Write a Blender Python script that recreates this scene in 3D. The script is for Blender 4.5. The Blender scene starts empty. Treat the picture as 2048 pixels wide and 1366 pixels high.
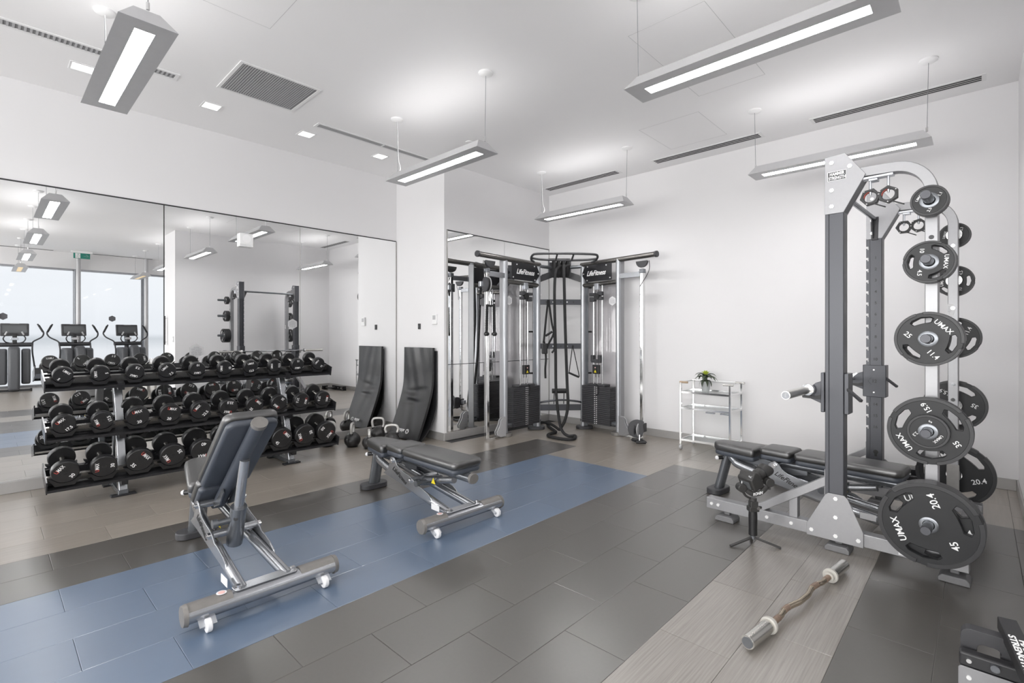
import bpy, bmesh, math, random
from mathutils import Vector, Matrix
random.seed(7)
S = bpy.context.scene; COL = S.collection
V = Vector; PI = math.pi; R = math.radians

# ---------------------------------------------------------------- camera
cam = bpy.data.cameras.new('camera'); cam_o = bpy.data.objects.new('camera', cam); COL.objects.link(cam_o)
cam.sensor_width = 36; cam.lens = 993/2048*36; cam.shift_y = -14/2048; cam.clip_start = .02
cam_o.location = (0, 0, 1.34); cam_o.rotation_euler = (R(90), 0, R(43.3075))
S.camera = cam_o
# ---------------------------------------------------------------- view, world
S.view_settings.view_transform = 'Standard'; S.view_settings.look = 'None'
S.view_settings.gamma = 1; S.view_settings.use_curve_mapping = False
S.view_settings.exposure = 0.10
S.cycles.max_bounces = 10; S.cycles.diffuse_bounces = 6; S.cycles.glossy_bounces = 6
S.cycles.transparent_max_bounces = 12; S.cycles.sample_clamp_indirect = 8; S.cycles.use_denoising = True
w = bpy.data.worlds.new('world'); S.world = w; w.use_nodes = True
nt = w.node_tree; nt.nodes.clear()
out = nt.nodes.new('ShaderNodeOutputWorld'); bg = nt.nodes.new('ShaderNodeBackground')
tc = nt.nodes.new('ShaderNodeTexCoord'); sep = nt.nodes.new('ShaderNodeSeparateXYZ')
ramp = nt.nodes.new('ShaderNodeValToRGB'); mr = nt.nodes.new('ShaderNodeMapRange')
mr.inputs[1].default_value = -.25; mr.inputs[2].default_value = .5
nt.links.new(tc.outputs['Generated'], sep.inputs[0]); nt.links.new(sep.outputs[2], mr.inputs[0])
nt.links.new(mr.outputs[0], ramp.inputs[0])
e = ramp.color_ramp.elements
e[0].position = 0; e[0].color = (.66, .68, .72, 1); e[1].position = 1; e[1].color = (.86, .86, .9, 1)
for p, c in ((.30, (.74, .75, .78, 1)), (.325, (.56, .585, .62, 1)), (.335, (.75, .765, .80, 1)), (.6, (.82, .83, .86, 1))):
    k = e.new(p); k.color = c
ns = nt.nodes.new('ShaderNodeTexNoise'); ns.inputs['Scale'].default_value = 2.2; ns.inputs['Detail'].default_value = 5
mp = nt.nodes.new('ShaderNodeMapping'); mp.inputs['Scale'].default_value = (1, 1, 5)
mx = nt.nodes.new('ShaderNodeMix'); mx.data_type = 'RGBA'; mx.inputs[0].default_value = .25; mx.blend_type = 'SOFT_LIGHT'
nt.links.new(tc.outputs['Generated'], mp.inputs[0]); nt.links.new(mp.outputs[0], ns.inputs['Vector'])
nt.links.new(ramp.outputs[0], mx.inputs[6]); nt.links.new(ns.outputs[0], mx.inputs[7])
nt.links.new(mx.outputs[2], bg.inputs[0]); bg.inputs[1].default_value = 1.25
nt.links.new(bg.outputs[0], out.inputs[0])
YS_ = -6.0
LIGHT_DOWN = 33.0; LIGHT_UP = 6.0
def area(name, loc, sx, sy, power, rot):
    l = bpy.data.lights.new(name, 'AREA'); l.shape = 'RECTANGLE'; l.size = sx; l.size_y = sy; l.energy = power
    l.color = (1, .985, .965)
    o = bpy.data.objects.new(name, l); COL.objects.link(o); o.location = loc; o.rotation_euler = rot
    return o

area('fill_front', (-.2, YS_+.35, 1.75), 9.6, 2.7, 600, (R(122), 0, 0))      # added fill light behind the camera, standing in for daylight

# ---------------------------------------------------------------- materials
M = {}
def mat(name, col, rough=.5, metal=0, spec=.5, noise=0, nscale=40, bump=0, emit=None, coat=0, var=0, alpha=None):
    m = bpy.data.materials.new(name); m.use_nodes = True; n = m.node_tree.nodes; l = m.node_tree.links
    b = n['Principled BSDF']; b.inputs['Base Color'].default_value = (*col, 1)
    b.inputs['Roughness'].default_value = rough; b.inputs['Metallic'].default_value = metal
    b.inputs['Specular IOR Level'].default_value = spec; b.inputs['Coat Weight'].default_value = coat
    if alpha is not None: b.inputs['Alpha'].default_value = alpha
    if emit: b.inputs['Emission Color'].default_value = (*emit[0], 1); b.inputs['Emission Strength'].default_value = emit[1]
    if noise or bump:
        t = n.new('ShaderNodeTexCoord'); x = n.new('ShaderNodeTexNoise'); x.inputs['Scale'].default_value = nscale
        x.inputs['Detail'].default_value = 4; l.new(t.outputs['Object'], x.inputs['Vector'])
        if noise:
            r = n.new('ShaderNodeMapRange'); r.inputs[3].default_value = 1-noise; r.inputs[4].default_value = 1+noise
            h = n.new('ShaderNodeHueSaturation'); h.inputs['Color'].default_value = (*col, 1)
            l.new(x.outputs[0], r.inputs[0]); l.new(r.outputs[0], h.inputs['Value']); l.new(h.outputs[0], b.inputs['Base Color'])
        if bump:
            k = n.new('ShaderNodeBump'); k.inputs['Strength'].default_value = bump; k.inputs['Distance'].default_value = .002
            l.new(x.outputs[0], k.inputs['Height']); l.new(k.outputs[0], b.inputs['Normal'])
    M[name] = m; return m
mat('white_paint', (.77, .763, .77), .55, noise=.01, nscale=3)
mat('ceiling_paint', (.90, .895, .90), .6, noise=.01, nscale=2)
mat('white_plastic', (.82, .82, .82), .35, noise=.01)
mat('brushed_steel', (.40, .39, .38), .36, .35, noise=.05, nscale=12)
mat('vent_grey', (.46, .46, .47), .5, .2, noise=.05)
mat('dark_slot', (.03, .03, .032), .6, noise=.05)
mat('fixture_aluminium', (.56, .56, .57), .42, .25, noise=.04, nscale=18)
mat('frame_silver', (.40, .41, .43), .22, .82, noise=.05, nscale=60)
mat('column_silver', (.42, .43, .45), .32, .6, noise=.04, nscale=40)
mat('foot_grey', (.16, .16, .165), .5, noise=.08)
mat('frame_grey', (.19, .20, .215), .26, .7, noise=.05, nscale=60)
mat('frame_bronze', (.17, .163, .155), .26, .8, noise=.05, nscale=40)
mat('rack_silver', (.32, .32, .33), .34, .5, noise=.04, nscale=60)
mat('rack_charcoal', (.078, .080, .090), .36, .35, noise=.08, nscale=200)
mat('chrome', (.78, .78, .78), .10, 1, noise=.01, nscale=4)
mat('satin_chrome', (.62, .61, .58), .26, 1, noise=.01, nscale=4)
mat('zinc', (.62, .64, .68), .3, .9, noise=.1, nscale=50)
mat('bolt_white', (.82, .82, .82), .3, .4, noise=.03)
mat('vinyl_black', (.013, .013, .014), .33, spec=.55, noise=.15, nscale=90, bump=.08)
mat('pad_vinyl', (.016, .0155, .015), .36, spec=1.0, noise=.1, nscale=60, bump=.05); M['pad_vinyl'].node_tree.nodes['Principled BSDF'].inputs['IOR'].default_value = 1.7
mat('pad_shell', (.058, .066, .082), .42, noise=.08, nscale=120)
mat('urethane', (.014, .014, .015), .34, noise=.12, nscale=120, bump=.05)
mat('plate_rubber', (.015, .0155, .017), .42, spec=.4, noise=.14, nscale=14)
mat('plate_ring', (.024, .024, .026), .4, noise=.1, nscale=30)
mat('black_plastic', (.012, .012, .013), .38, noise=.1, nscale=80)
mat('camera_black', (.035, .034, .033), .45, noise=.15, nscale=120, bump=.1)
mat('rope_black', (.016, .016, .017), .8, noise=.2, nscale=160, bump=.3)
mat('console_grey', (.085, .088, .096), .4, noise=.08, nscale=30)
mat('screen', (.10, .105, .11), .25, noise=.05)
mat('shelf_black', (.028, .028, .031), .24, .3, noise=.02, nscale=30)
mat('text_white', (.85, .85, .85), .5, noise=.01)
mat('text_red', (.60, .08, .06), .5, noise=.01)
mat('text_black', (.02, .02, .02), .5, noise=.01)
mat('red_lining', (.5, .07, .04), .5, noise=.05)
mat('yellow', (.8, .65, .03), .5, noise=.03)
mat('cap_grey', (.20, .19, .18), .45, .3, noise=.15, nscale=30)
mat('wheel_white', (.75, .75, .76), .4, noise=.03)
mat('sticker', (.75, .75, .76), .5, noise=.01)
mat('sticker_faint', (.88, .88, .89), .5, noise=.01, alpha=.5)
mat('print_faint', (.30, .30, .31), .5, noise=.01, alpha=.8)
mat('sticker_back', (.12, .12, .13), .5, noise=.02)
mat('seam', (.55, .55, .555), .6, noise=.01)
mat('pink_print', (.72, .45, .42), .5, noise=.02)
mat('cream_white', (.46, .445, .41), .35, noise=.03)
mat('rusty_grip', (.30, .22, .17), .45, .5, noise=.35, nscale=70, bump=.3)
mat('gold_steel', (.55, .47, .37), .22, .95, noise=.15, nscale=25)
mat('exit_green', (.02, .21, .16), .4, noise=.02)
mat('amber_dim', (.75, .58, .33), .4, emit=((.85, .62, .33), .55))  # diffuser with a faint amber emission
mat('kettle_black', (.022, .021, .021), .3, spec=.6, noise=.2, nscale=40, bump=.1)
mat('kettle_handle', (.60, .59, .57), .38, .6, noise=.06, nscale=60)
mat('brass_worn', (.5, .38, .24), .3, .8, noise=.1)
mat('leaf_dark', (.055, .075, .045), .5, noise=.3, nscale=30)
mat('leaf_lime', (.42, .50, .05), .45, noise=.2, nscale=30)
mat('bumper', (.28, .27, .26), .5, noise=.1)
mat('pot_grey', (.42, .44, .44), .35, noise=.25, nscale=9)
mat('oak_grip', (.42, .31, .21), .5, noise=.1, nscale=30)
mat('diffuser', (.9, .9, .9), .4, emit=((1, .985, .98), LIGHT_DOWN))
mat('uplight', (.9, .9, .9), .4, emit=((1, .985, .98), LIGHT_UP))
mat('downlight_glow', (.9, .9, .9), .4, emit=((1, .99, .97), 2.2))
mat('backing_grey', (.24, .24, .245), .6, noise=.03)
mat('stack_grey', (.045, .045, .049), .45, noise=.08, nscale=50)
# mirror and glass
m = mat('mirror', (.90, .905, .905), .004, 1)
m = bpy.data.materials.new('mirror_glass'); m.use_nodes = True; n = m.node_tree.nodes; n.clear()
o_ = n.new('ShaderNodeOutputMaterial'); g_ = n.new('ShaderNodeBsdfGlossy'); g_.inputs['Color'].default_value = (.90, .905, .905, 1)
tn = n.new('ShaderNodeTexNoise'); tn.inputs['Scale'].default_value = 2; mrr = n.new('ShaderNodeMapRange')
mrr.inputs[3].default_value = .002; mrr.inputs[4].default_value = .008
m.node_tree.links.new(tn.outputs[0], mrr.inputs[0]); m.node_tree.links.new(mrr.outputs[0], g_.inputs['Roughness'])
m.node_tree.links.new(g_.outputs[0], o_.inputs[0]); M['mirror'] = m
def thin_glass(name, tint, gl):
    m = bpy.data.materials.new(name); m.use_nodes = True; n = m.node_tree.nodes; n.clear(); l = m.node_tree.links
    o_ = n.new('ShaderNodeOutputMaterial'); t = n.new('ShaderNodeBsdfTransparent'); t.inputs[0].default_value = (*tint, 1)
    g = n.new('ShaderNodeBsdfGlossy'); g.inputs['Roughness'].default_value = .03; x = n.new('ShaderNodeMixShader')
    f0 = n.new('ShaderNodeLayerWeight'); f0.inputs[0].default_value = .5; f1 = n.new('ShaderNodeMath'); f1.operation = 'POWER'; f1.inputs[1].default_value = 4
    l.new(f0.outputs['Facing'], f1.inputs[0]); f = n.new('ShaderNodeMapRange'); f.inputs[3].default_value = gl; f.inputs[4].default_value = .7; l.new(f1.outputs[0], f.inputs[0])
    l.new(f.outputs[0], x.inputs[0]); l.new(t.outputs[0], x.inputs[1]); l.new(g.outputs[0], x.inputs[2]); l.new(x.outputs[0], o_.inputs[0])
    M[name] = m
thin_glass('window_glass', (.97, .98, .985), .02); thin_glass('acrylic', (.93, .925, .93), .035); thin_glass('shelf_glass', (.93, .95, .95), .06)
# floor tile materials
def tile_mat(name, c1, c2, rough, grain, bump, coat=0):
    m = bpy.data.materials.new(name); m.use_nodes = True; n = m.node_tree.nodes; l = m.node_tree.links; b = n['Principled BSDF']
    g = n.new('ShaderNodeNewGeometry'); mp = n.new('ShaderNodeMapping'); mp.inputs['Scale'].default_value = grain
    x = n.new('ShaderNodeTexNoise'); x.inputs['Scale'].default_value = 1; x.inputs['Detail'].default_value = 5; x.inputs['Roughness'].default_value = .6
    l.new(g.outputs['Position'], mp.inputs[0]); l.new(mp.outputs[0], x.inputs['Vector'])
    oi = n.new('ShaderNodeObjectInfo'); r = n.new('ShaderNodeMapRange'); r.inputs[3].default_value = .94; r.inputs[4].default_value = 1.06
    l.new(oi.outputs['Random'], r.inputs[0])
    cr = n.new('ShaderNodeValToRGB'); cr.color_ramp.elements[0].position = .33; cr.color_ramp.elements[1].position = .67
    cr.color_ramp.elements[0].color = (*c1, 1); cr.color_ramp.elements[1].color = (*c2, 1); l.new(x.outputs[0], cr.inputs[0])
    h = n.new('ShaderNodeHueSaturation'); l.new(cr.outputs[0], h.inputs['Color']); l.new(r.outputs[0], h.inputs['Value']); l.new(h.outputs[0], b.inputs['Base Color'])
    b.inputs['Roughness'].default_value = rough
    b.inputs['Specular IOR Level'].default_value = 1.0; b.inputs['IOR'].default_value = 1.78
    M[name] = m
tile_mat('tile_beige', (.225, .198, .167), (.280, .250, .215), .30, (60, 2, 1), 0)
tile_mat('tile_wood', (.175, .158, .138), (.275, .254, .228), .33, (150, 3, 1), 0)
tile_mat('tile_dark', (.064, .058, .051), (.070, .064, .057), .30, (60, 60, 60), 0)
tile_mat('tile_blue', (.094, .137, .208), (.100, .144, .216), .30, (14, 4, 4), 0)

# ---------------------------------------------------------------- geometry helper
_txt = {}
def text_data(s, bold=0):
    if (s, bold) in _txt: return _txt[(s, bold)]
    c = bpy.data.curves.new('t', 'FONT'); c.body = s; c.size = 1; c.extrude = .5; c.align_x = 'CENTER'; c.align_y = 'CENTER'
    c.resolution_u = 3; c.offset = bold; c.space_line = .9
    o = bpy.data.objects.new('t', c); COL.objects.link(o)
    dg = bpy.context.evaluated_depsgraph_get(); me = bpy.data.meshes.new_from_object(o.evaluated_get(dg))
    vs = [v.co.copy() for v in me.vertices]; fs = [tuple(p.vertices) for p in me.polygons]
    bpy.data.objects.remove(o); bpy.data.meshes.remove(me); bpy.data.curves.remove(c)
    xs = [v.x for v in vs]; ys = [v.y for v in vs]; cx = (min(xs)+max(xs))/2; cy = (min(ys)+max(ys))/2
    for v in vs: v.x -= cx; v.y -= cy
    _txt[(s, bold)] = (vs, fs, max(xs)-min(xs), max(ys)-min(ys)); return _txt[(s, bold)]
def frame_from(d, up=V((0, 0, 1))):
    d = V(d).normalized(); x = V(up).cross(d)
    if x.length < 1e-4: x = V((1, 0, 0)).cross(d)
    if x.length < 1e-4: x = V((0, 1, 0)).cross(d)
    x.normalize(); y = d.cross(x); return x, y, d
class G:
    def __init__(s, off=(0, 0, 0)): s.b = bmesh.new(); s.off = V(off)
    def v(s, p): return s.b.verts.new(V(p)-s.off)
    def box(s, c, d, rz=0, rot=None):
        m = rot if rot else Matrix.Rotation(rz, 3, 'Z'); c = V(c)
        vs = [s.v(c+m@V((x*d[0]/2, y*d[1]/2, z*d[2]/2))) for x in (-1, 1) for y in (-1, 1) for z in (-1, 1)]
        for f in ((0, 1, 3, 2), (4, 6, 7, 5), (0, 4, 5, 1), (2, 3, 7, 6), (0, 2, 6, 4), (1, 5, 7, 3)): s.b.faces.new([vs[i] for i in f])
        return s
    def bx(s, x0, x1, y0, y1, z0, z1): return s.box(((x0+x1)/2, (y0+y1)/2, (z0+z1)/2), (abs(x1-x0), abs(y1-y0), abs(z1-z0)))
    def bar(s, p0, p1, w_, h_, up=(0, 0, 1)):
        p0, p1 = V(p0), V(p1); x, y, d = frame_from(p1-p0, up)
        r = [[s.v(p+x*a*w_/2+y*b*h_/2) for a, b in ((-1, -1), (1, -1), (1, 1), (-1, 1))] for p in (p0, p1)]
        for i in range(4): s.b.faces.new((r[0][i], r[0][(i+1) % 4], r[1][(i+1) % 4], r[1][i]))
        s.b.faces.new(r[0][::-1]); s.b.faces.new(r[1]); return s
    def tube(s, pts, r, n=12, ry=None, caps=True, closed=False, up=(0, 0, 1)):
        pts = [V(p) for p in pts]; N = len(pts); rs = r if isinstance(r, (list, tuple)) else [r]*N
        rings = []; px = None
        for i, p in enumerate(pts):
            if closed: d = (pts[(i+1) % N]-pts[i-1])
            else: d = (pts[min(i+1, N-1)]-pts[max(i-1, 0)])
            if d.length < 1e-9: d = V((0, 0, 1))
            d.normalize()
            if px is None: x, y, _ = frame_from(d, up)
            else:
                x = px-d*px.dot(d)
                if x.length < 1e-6: x, y, _ = frame_from(d, up)
                x.normalize(); y = d.cross(x)
            px = x; k = (ry/rs[i]) if ry else 1
            rings.append([s.v(p+x*rs[i]*math.cos(2*PI*j/n)+y*rs[i]*k*math.sin(2*PI*j/n)) for j in range(n)])
        for i in range(N if closed else N-1):
            a, b = rings[i], rings[(i+1) % N]
            for j in range(n): s.b.faces.new((a[j], a[(j+1) % n], b[(j+1) % n], b[j]))
        if caps and not closed: s.b.faces.new(rings[0][::-1]); s.b.faces.new(rings[-1])
        return s
    def cyl(s, p0, p1, r, r2=None, n=20): return s.tube([p0, p1], [r, r if r2 is None else r2], n)
    def lathe(s, prof, o=(0, 0, 0), axis=(0, 0, 1), n=28, cap=True):
        o = V(o); x, y, d = frame_from(axis); rings = []
        for rr, h in prof: rings.append([s.v(o+d*h+x*rr*math.cos(2*PI*j/n)+y*rr*math.sin(2*PI*j/n)) for j in range(n)])
        for a, b in zip(rings, rings[1:]):
            for j in range(n): s.b.faces.new((a[j], a[(j+1) % n], b[(j+1) % n], b[j]))
        if cap:
            s.b.faces.new(rings[0][::-1]); s.b.faces.new(rings[-1])
        return s
    def ball(s, c, r, sc=(1, 1, 1), n=16):
        prof = []
        m = Matrix.Diagonal((*sc, 1)); x = bmesh.ops.create_uvsphere(s.b, u_segments=n, v_segments=n//2+2, radius=r, matrix=Matrix.Translation(V(c)-s.off)@m)
        return s
    def prism(s, pts, t, o=(0, 0, 0), ux=(1, 0, 0), uy=(0, 0, 1), holes=()):
        o, ux, uy = V(o), V(ux), V(uy); nn = ux.cross(uy).normalized()*t
        if not holes:
            a = [s.v(o+ux*p[0]+uy*p[1]) for p in pts]; b = [s.v(o+ux*p[0]+uy*p[1]+nn) for p in pts]; N = len(pts)
            s.b.faces.new(a[::-1]); s.b.faces.new(b)
            for i in range(N): s.b.faces.new((a[i], a[(i+1) % N], b[(i+1) % N], b[i]))
            return s
        layers = []
        for k in (0, 1):
            edges = []; loops = []
            for lp in [pts]+list(holes):
                vs = [s.v(o+ux*p[0]+uy*p[1]+nn*k) for p in lp]; loops.append(vs)
                edges += [s.b.edges.new((vs[i], vs[(i+1) % len(vs)])) for i in range(len(vs))]
            bmesh.ops.triangle_fill(s.b, use_beauty=True, use_dissolve=False, edges=edges, normal=nn if k else -nn); layers.append(loops)
        for la, lb in zip(*layers):
            N = len(la)
            for i in range(N): s.b.faces.new((la[i], la[(i+1) % N], lb[(i+1) % N], lb[i]))
        return s
    def text(s, t, h, o, ux, uy, depth=.001, shear=0, bold=.0, width=None):
        vs, fs, w_, hh = text_data(t, bold); o = V(o); ux = V(ux).normalized(); uy = V(uy).normalized(); nn = ux.cross(uy).normalized()
        k = h/hh; kx = k if width is None else width/w_
        nv = [s.v(o+ux*(v.x*kx+v.y*k*shear)+uy*v.y*k+nn*v.z*2*depth) for v in vs]
        for f in fs:
            try: s.b.faces.new([nv[i] for i in f])
            except ValueError: pass
        return s
    def mk(s, name, mt, parent=None, smooth=False, bev=0, seg=2, sub=0, hard=35):
        bmesh.ops.recalc_face_normals(s.b, faces=s.b.faces)
        me = bpy.data.meshes.new(name); s.b.to_mesh(me); s.b.free(); me.materials.append(M[mt])
        if smooth:
            me.polygons.foreach_set('use_smooth', [True]*len(me.polygons))
            try: me.set_sharp_from_angle(angle=R(hard))
            except Exception: pass
        o = bpy.data.objects.new(name, me); COL.objects.link(o)
        if parent: o.parent = parent
        if bev:
            m_ = o.modifiers.new('b', 'BEVEL'); m_.width = bev; m_.segments = seg; m_.limit_method = 'ANGLE'; m_.angle_limit = R(40); m_.harden_normals = False
            if not smooth and seg > 1:
                me.polygons.foreach_set('use_smooth', [True]*len(me.polygons)); 
                m_.harden_normals = True
        if sub: m_ = o.modifiers.new('s', 'SUBSURF'); m_.levels = m_.render_levels = sub
        return o
def tag(o, label=None, cat=None, group=None, kind=None):
    if label: o['label'] = label
    if cat: o['category'] = cat
    if group: o['group'] = group
    if kind: o['kind'] = kind
    return o
def thing(name, label, cat, loc=(0, 0, 0), rz=0, group=None):
    o = bpy.data.objects.new(name, None); COL.objects.link(o); o.empty_display_size = .1
    o.location = loc; o.rotation_euler = (0, 0, rz); return tag(o, label, cat, group)
def dup(r, loc=None, rz=None, label=None, group=None, parent=None):
    c = r.copy(); COL.objects.link(c)
    if parent: c.parent = parent
    if loc is not None: c.location = loc
    if rz is not None: c.rotation_euler = (0, 0, rz)
    if label: c['label'] = label
    if group: c['group'] = group
    for ch in r.children: dup(ch, parent=c)
    return c
def arc(cx, cy, r, a0, a1, n): return [(cx+r*math.cos(R(a0+(a1-a0)*i/n)), cy+r*math.sin(R(a0+(a1-a0)*i/n))) for i in range(n+1)]
def rrect(w_, h_, r, n=4):
    p = []
    for cx, cy, a in ((w_/2-r, h_/2-r, 0), (-w_/2+r, h_/2-r, 90), (-w_/2+r, -h_/2+r, 180), (w_/2-r, -h_/2+r, 270)): p += arc(cx, cy, r, a, a+90, n)
    return p
def smooth_pts(pts, n=6):
    pts = [V(p) for p in pts]; o = []
    for i in range(len(pts)-1):
        p0, p1, p2, p3 = pts[max(i-1, 0)], pts[i], pts[i+1], pts[min(i+2, len(pts)-1)]
        for k in range(n):
            t = k/n; o.append(.5*((2*p1)+(p2-p0)*t+(2*p0-5*p1+4*p2-p3)*t*t+(3*p1-p0-3*p2+p3)*t**3))
    return o+[pts[-1]]

# ================================================================ SETTING
XL, YB, ZC = -5.954, 6.05, 3.505           # mirror wall, back wall, ceiling
XC, YC = -4.905, 3.96                       # projecting wall corner
XR, XR2, YR = .24, 1.10, 2.70               # right wall block
XW, YS, ZW = 5.60, -6.0, 3.08               # window wall, south wall, window head
def struct(g, name, mt, parent=None, **k):
    o = g.mk(name, mt, parent, **k)
    if parent is None: o['kind'] = 'structure'
    return o
struct(G().bx(XL-.2, XL-.006, YS, YC, 0, ZC), 'wall_left', 'white_paint')
struct(G().bx(XL-.2, XC, YC, YB, 0, ZC), 'wall_corner', 'white_paint')
struct(G().bx(XL-.2, XW+.2, YB, YB+.15, 0, ZC), 'wall_back', 'white_paint')
struct(G().bx(XR, XR2, YR, YB, 0, ZC), 'wall_right', 'white_paint')
struct(G().bx(XL-.2, XW+.2, YS-.15, YS, ZW, ZC).bx(XL-.2, -5.1, YS-.15, YS, 0, ZW).bx(4.7, XW+.2, YS-.15, YS, 0, ZW), 'wall_front', 'white_paint')
added_win = struct(G().bx(-5.1, 4.7, YS-.12, YS-.02, 0, .06), 'added_window', 'frame_silver')  # unseen glazing, added only to account for the fill light
for i in range(8): G().bx(-5.1+1.4*i-.03, -5.1+1.4*i+.03, YS-.1, YS-.03, .06, ZW).mk('mullion', 'frame_silver', added_win)
for i in range(7): G().bx(-5.07+1.4*i, -3.73+1.4*i, YS-.07, YS-.062, .06, ZW).mk('window_pane', 'window_glass', added_win)
struct(G().bx(XL-.2, XW+.3, YS-.15, YB+.15, ZC, ZC+.15), 'ceiling', 'ceiling_paint')
struct(G().bx(XW, XW+.2, YS, YB, ZW, ZC), 'wall_window', 'white_paint')
floor = struct(G().bx(XL-.2, XW+.2, YS-.15, YB+.15, -.12, -.004), 'floor', 'dark_slot')
# baseboards: brushed grey strips with a light cove at the foot
def baseboard(name, x0, x1, y0, y1, nx, ny):
    b = struct(G().bx(x0, x1, y0, y1, 0, .098), name, 'brushed_steel', bev=.003, seg=1)
    return b
baseboard('baseboard_left', XL-.006, XL+.014, YS, YC, 0, 0)
baseboard('baseboard_corner', XL+.014, XC+.012, YC-.012, YC, 0, 0)
baseboard('baseboard_alcove', XC, XC+.012, YC, YB-.012, 0, 0)
baseboard('baseboard_back', XC, XR-.012, YB-.012, YB, 0, 0)
baseboard('baseboard_right', XR-.012, XR, YR-.012, YB, 0, 0)
baseboard('baseboard_end', XR, XR2, YR-.012, YR, 0, 0)
# mirrors
mir = thing('wall_mirror', 'long three-panel gym mirror behind the dumbbell rack', 'mirror', (XL, 1, .1))
for y0, y1 in ((-2.877, -1.510), (-1.506, -.143), (-.139, 1.226), (1.232, 2.596), (2.600, 3.944)):
    G((XL, 1, .1)).bx(XL-.006, XL, y0, y1, .102, 2.636).mk('mirror_panel', 'mirror', mir)
G((XL, 1, .1)).bx(XL-.006, XL+.004, -2.877, YC-.012, 2.636, 2.648).mk('top_channel', 'dark_slot', mir)
G((XL, 1, .1)).bx(XL-.006, XL+.006, YC-.014, YC-.001, .1, 2.64).mk('edge_trim', 'brushed_steel', mir)
G((XL, 1, .1)).bx(XL-.006, XL+.003, 1.225, 1.233, .1, 2.636).mk('joint_strip', 'text_black', mir)
G((XL, 1, .1)).bx(XL-.006, XL+.002, 2.595, 2.601, .1, 2.636).mk('joint_strip', 'brushed_steel', mir)
ma = thing('alcove_mirror', 'seamed mirror in the alcove behind the cable machine', 'mirror', (XC, 5, .1))
for y0, y1 in ((4.012, 5.040), (5.046, 6.03)):
    for z0, z1 in ((.10, .955), (.963, 2.655)): G((XC, 5, .1)).bx(XC, XC+.006, y0, y1, z0, z1).mk('mirror_panel', 'mirror', ma)
G((XC, 5, .1)).bx(XC, XC+.003, 4.012, 6.03, .953, .965).mk('joint_strip', 'dark_slot', ma)
G((XC, 5, .1)).bx(XC, XC+.010, 4.0, 6.04, 2.655, 2.667).mk('top_channel', 'dark_slot', ma)
G((XC, 5, .1)).bx(XC, XC+.010, 3.995, 4.012, .10, 2.667).mk('edge_trim', 'brushed_steel', ma)
G((XC, 5, .1)).bx(XC, XC+.010, 6.03, 6.04, .10, 2.655).mk('edge_trim', 'brushed_steel', ma)
# floor tiles
TX, TY = .308, .614
def strip(x, y):
    if -4.15 < x < -3.53 and y < 4.86: return 'tile_dark'
    if -3.53 <= x < -2.30 and y < 4.33: return 'tile_blue'
    if -2.30 <= x < -1.06 and y < 4.88: return 'tile_dark'
    if -1.06 <= x < -.445 and y < 4.88: return 'tile_wood'
    if -.445 <= x < .6 and y < 4.88: return 'tile_dark'
    if x > .6: return 'tile_beige'
    return 'tile_beige'
tile_me = {}
def tile_geo(g, x0, x1, y0, y1):
    e = .0006; b = .0026; z = -.001 if False else 0
    lo = [(x0+e, y0+e), (x1-e, y0+e), (x1-e, y1-e), (x0+e, y1-e)]; hi = [(x0+b, y0+b), (x1-b, y0+b), (x1-b, y1-b), (x0+b, y1-b)]
    a = [g.v((*p, -.004)) for p in lo]; m_ = [g.v((*p, -.0008)) for p in lo]; t = [g.v((*p, 0)) for p in hi]
    for i in range(4):
        j = (i+1) % 4; g.b.faces.new((a[i], a[j], m_[j], m_[i])); g.b.faces.new((m_[i], m_[j], t[j], t[i]))
    g.b.faces.new(t)
rest = {}; count = 0; cand = []
kx0 = int(math.floor((XL+.445)/TX)); kx1 = int(math.ceil((XW+.445)/TX))
YCUTS = {'tile_blue': 4.31, }
for k in range(kx0, kx1):
    x0 = max(XL, -.445+TX*k); x1 = min(XW, -.445+TX*(k+1)); xm = (x0+x1)/2
    if x1-x0 < .02: continue
    off = 1.80 if k % 2 else 2.107
    # seams: the regular running joints plus the strip end
    end = 4.31 if -3.53 <= xm < -2.3 else 4.865 if (-4.15 < xm < .6) else None
    ys = [off+TY*j for j in range(-14, 9)]; ys = [y for y in ys if YS < y < YB]
    if end: ys = [y for y in ys if abs(y-end) > .06]+[end]
    ys = sorted([YS, YB]+ys)
    for y0, y1 in zip(ys, ys[1:]):
        ym = (y0+y1)/2
        if xm < XC and y0 > YC-.02: continue
        if x0 < XC and y1 > YC and y0 < YC: y1 = YC if xm < XC else y1
        mt = strip(xm, ym)
        d = math.hypot(xm, ym)
        fx = -xm*math.sin(R(43.3))*1+ym*math.cos(R(43.3)) ; rt_ = xm*math.cos(R(43.3))+ym*math.sin(R(43.3))
        dep = xm*-math.sin(R(43.3))+ym*math.cos(R(43.3))
        vis = dep > .9 and abs(rt_) < dep*1.1+.3 and 1.34/dep < .85 and xm < XR+.2 
        cand.append((not vis, d, x0, x1, y0, y1, mt))
cand.sort()
for i, (nv, d, x0, x1, y0, y1, mt) in enumerate(cand):
    if i < 290 and not nv:
        key = (mt, round(x1-x0, 3), round(y1-y0, 3))
        xm, ym = (x0+x1)/2, (y0+y1)/2
        if key not in tile_me:
            g = G(); tile_geo(g, x0-xm, x1-xm, y0-ym, y1-ym); o = g.mk('floor_tile', mt, floor); tile_me[key] = o.data
        else:
            o = bpy.data.objects.new('floor_tile', tile_me[key]); COL.objects.link(o); o.parent = floor
        o.location = (xm, ym, 0); o.rotation_euler = (R(random.uniform(-.04, .04)), R(random.uniform(-.05, .05)), 0)
    else: tile_geo(rest.setdefault(mt, G()), x0, x1, y0, y1)
for mt, g in rest.items():
    o = g.mk('floor_tiles', mt, floor); o['kind'] = 'stuff'
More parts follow.
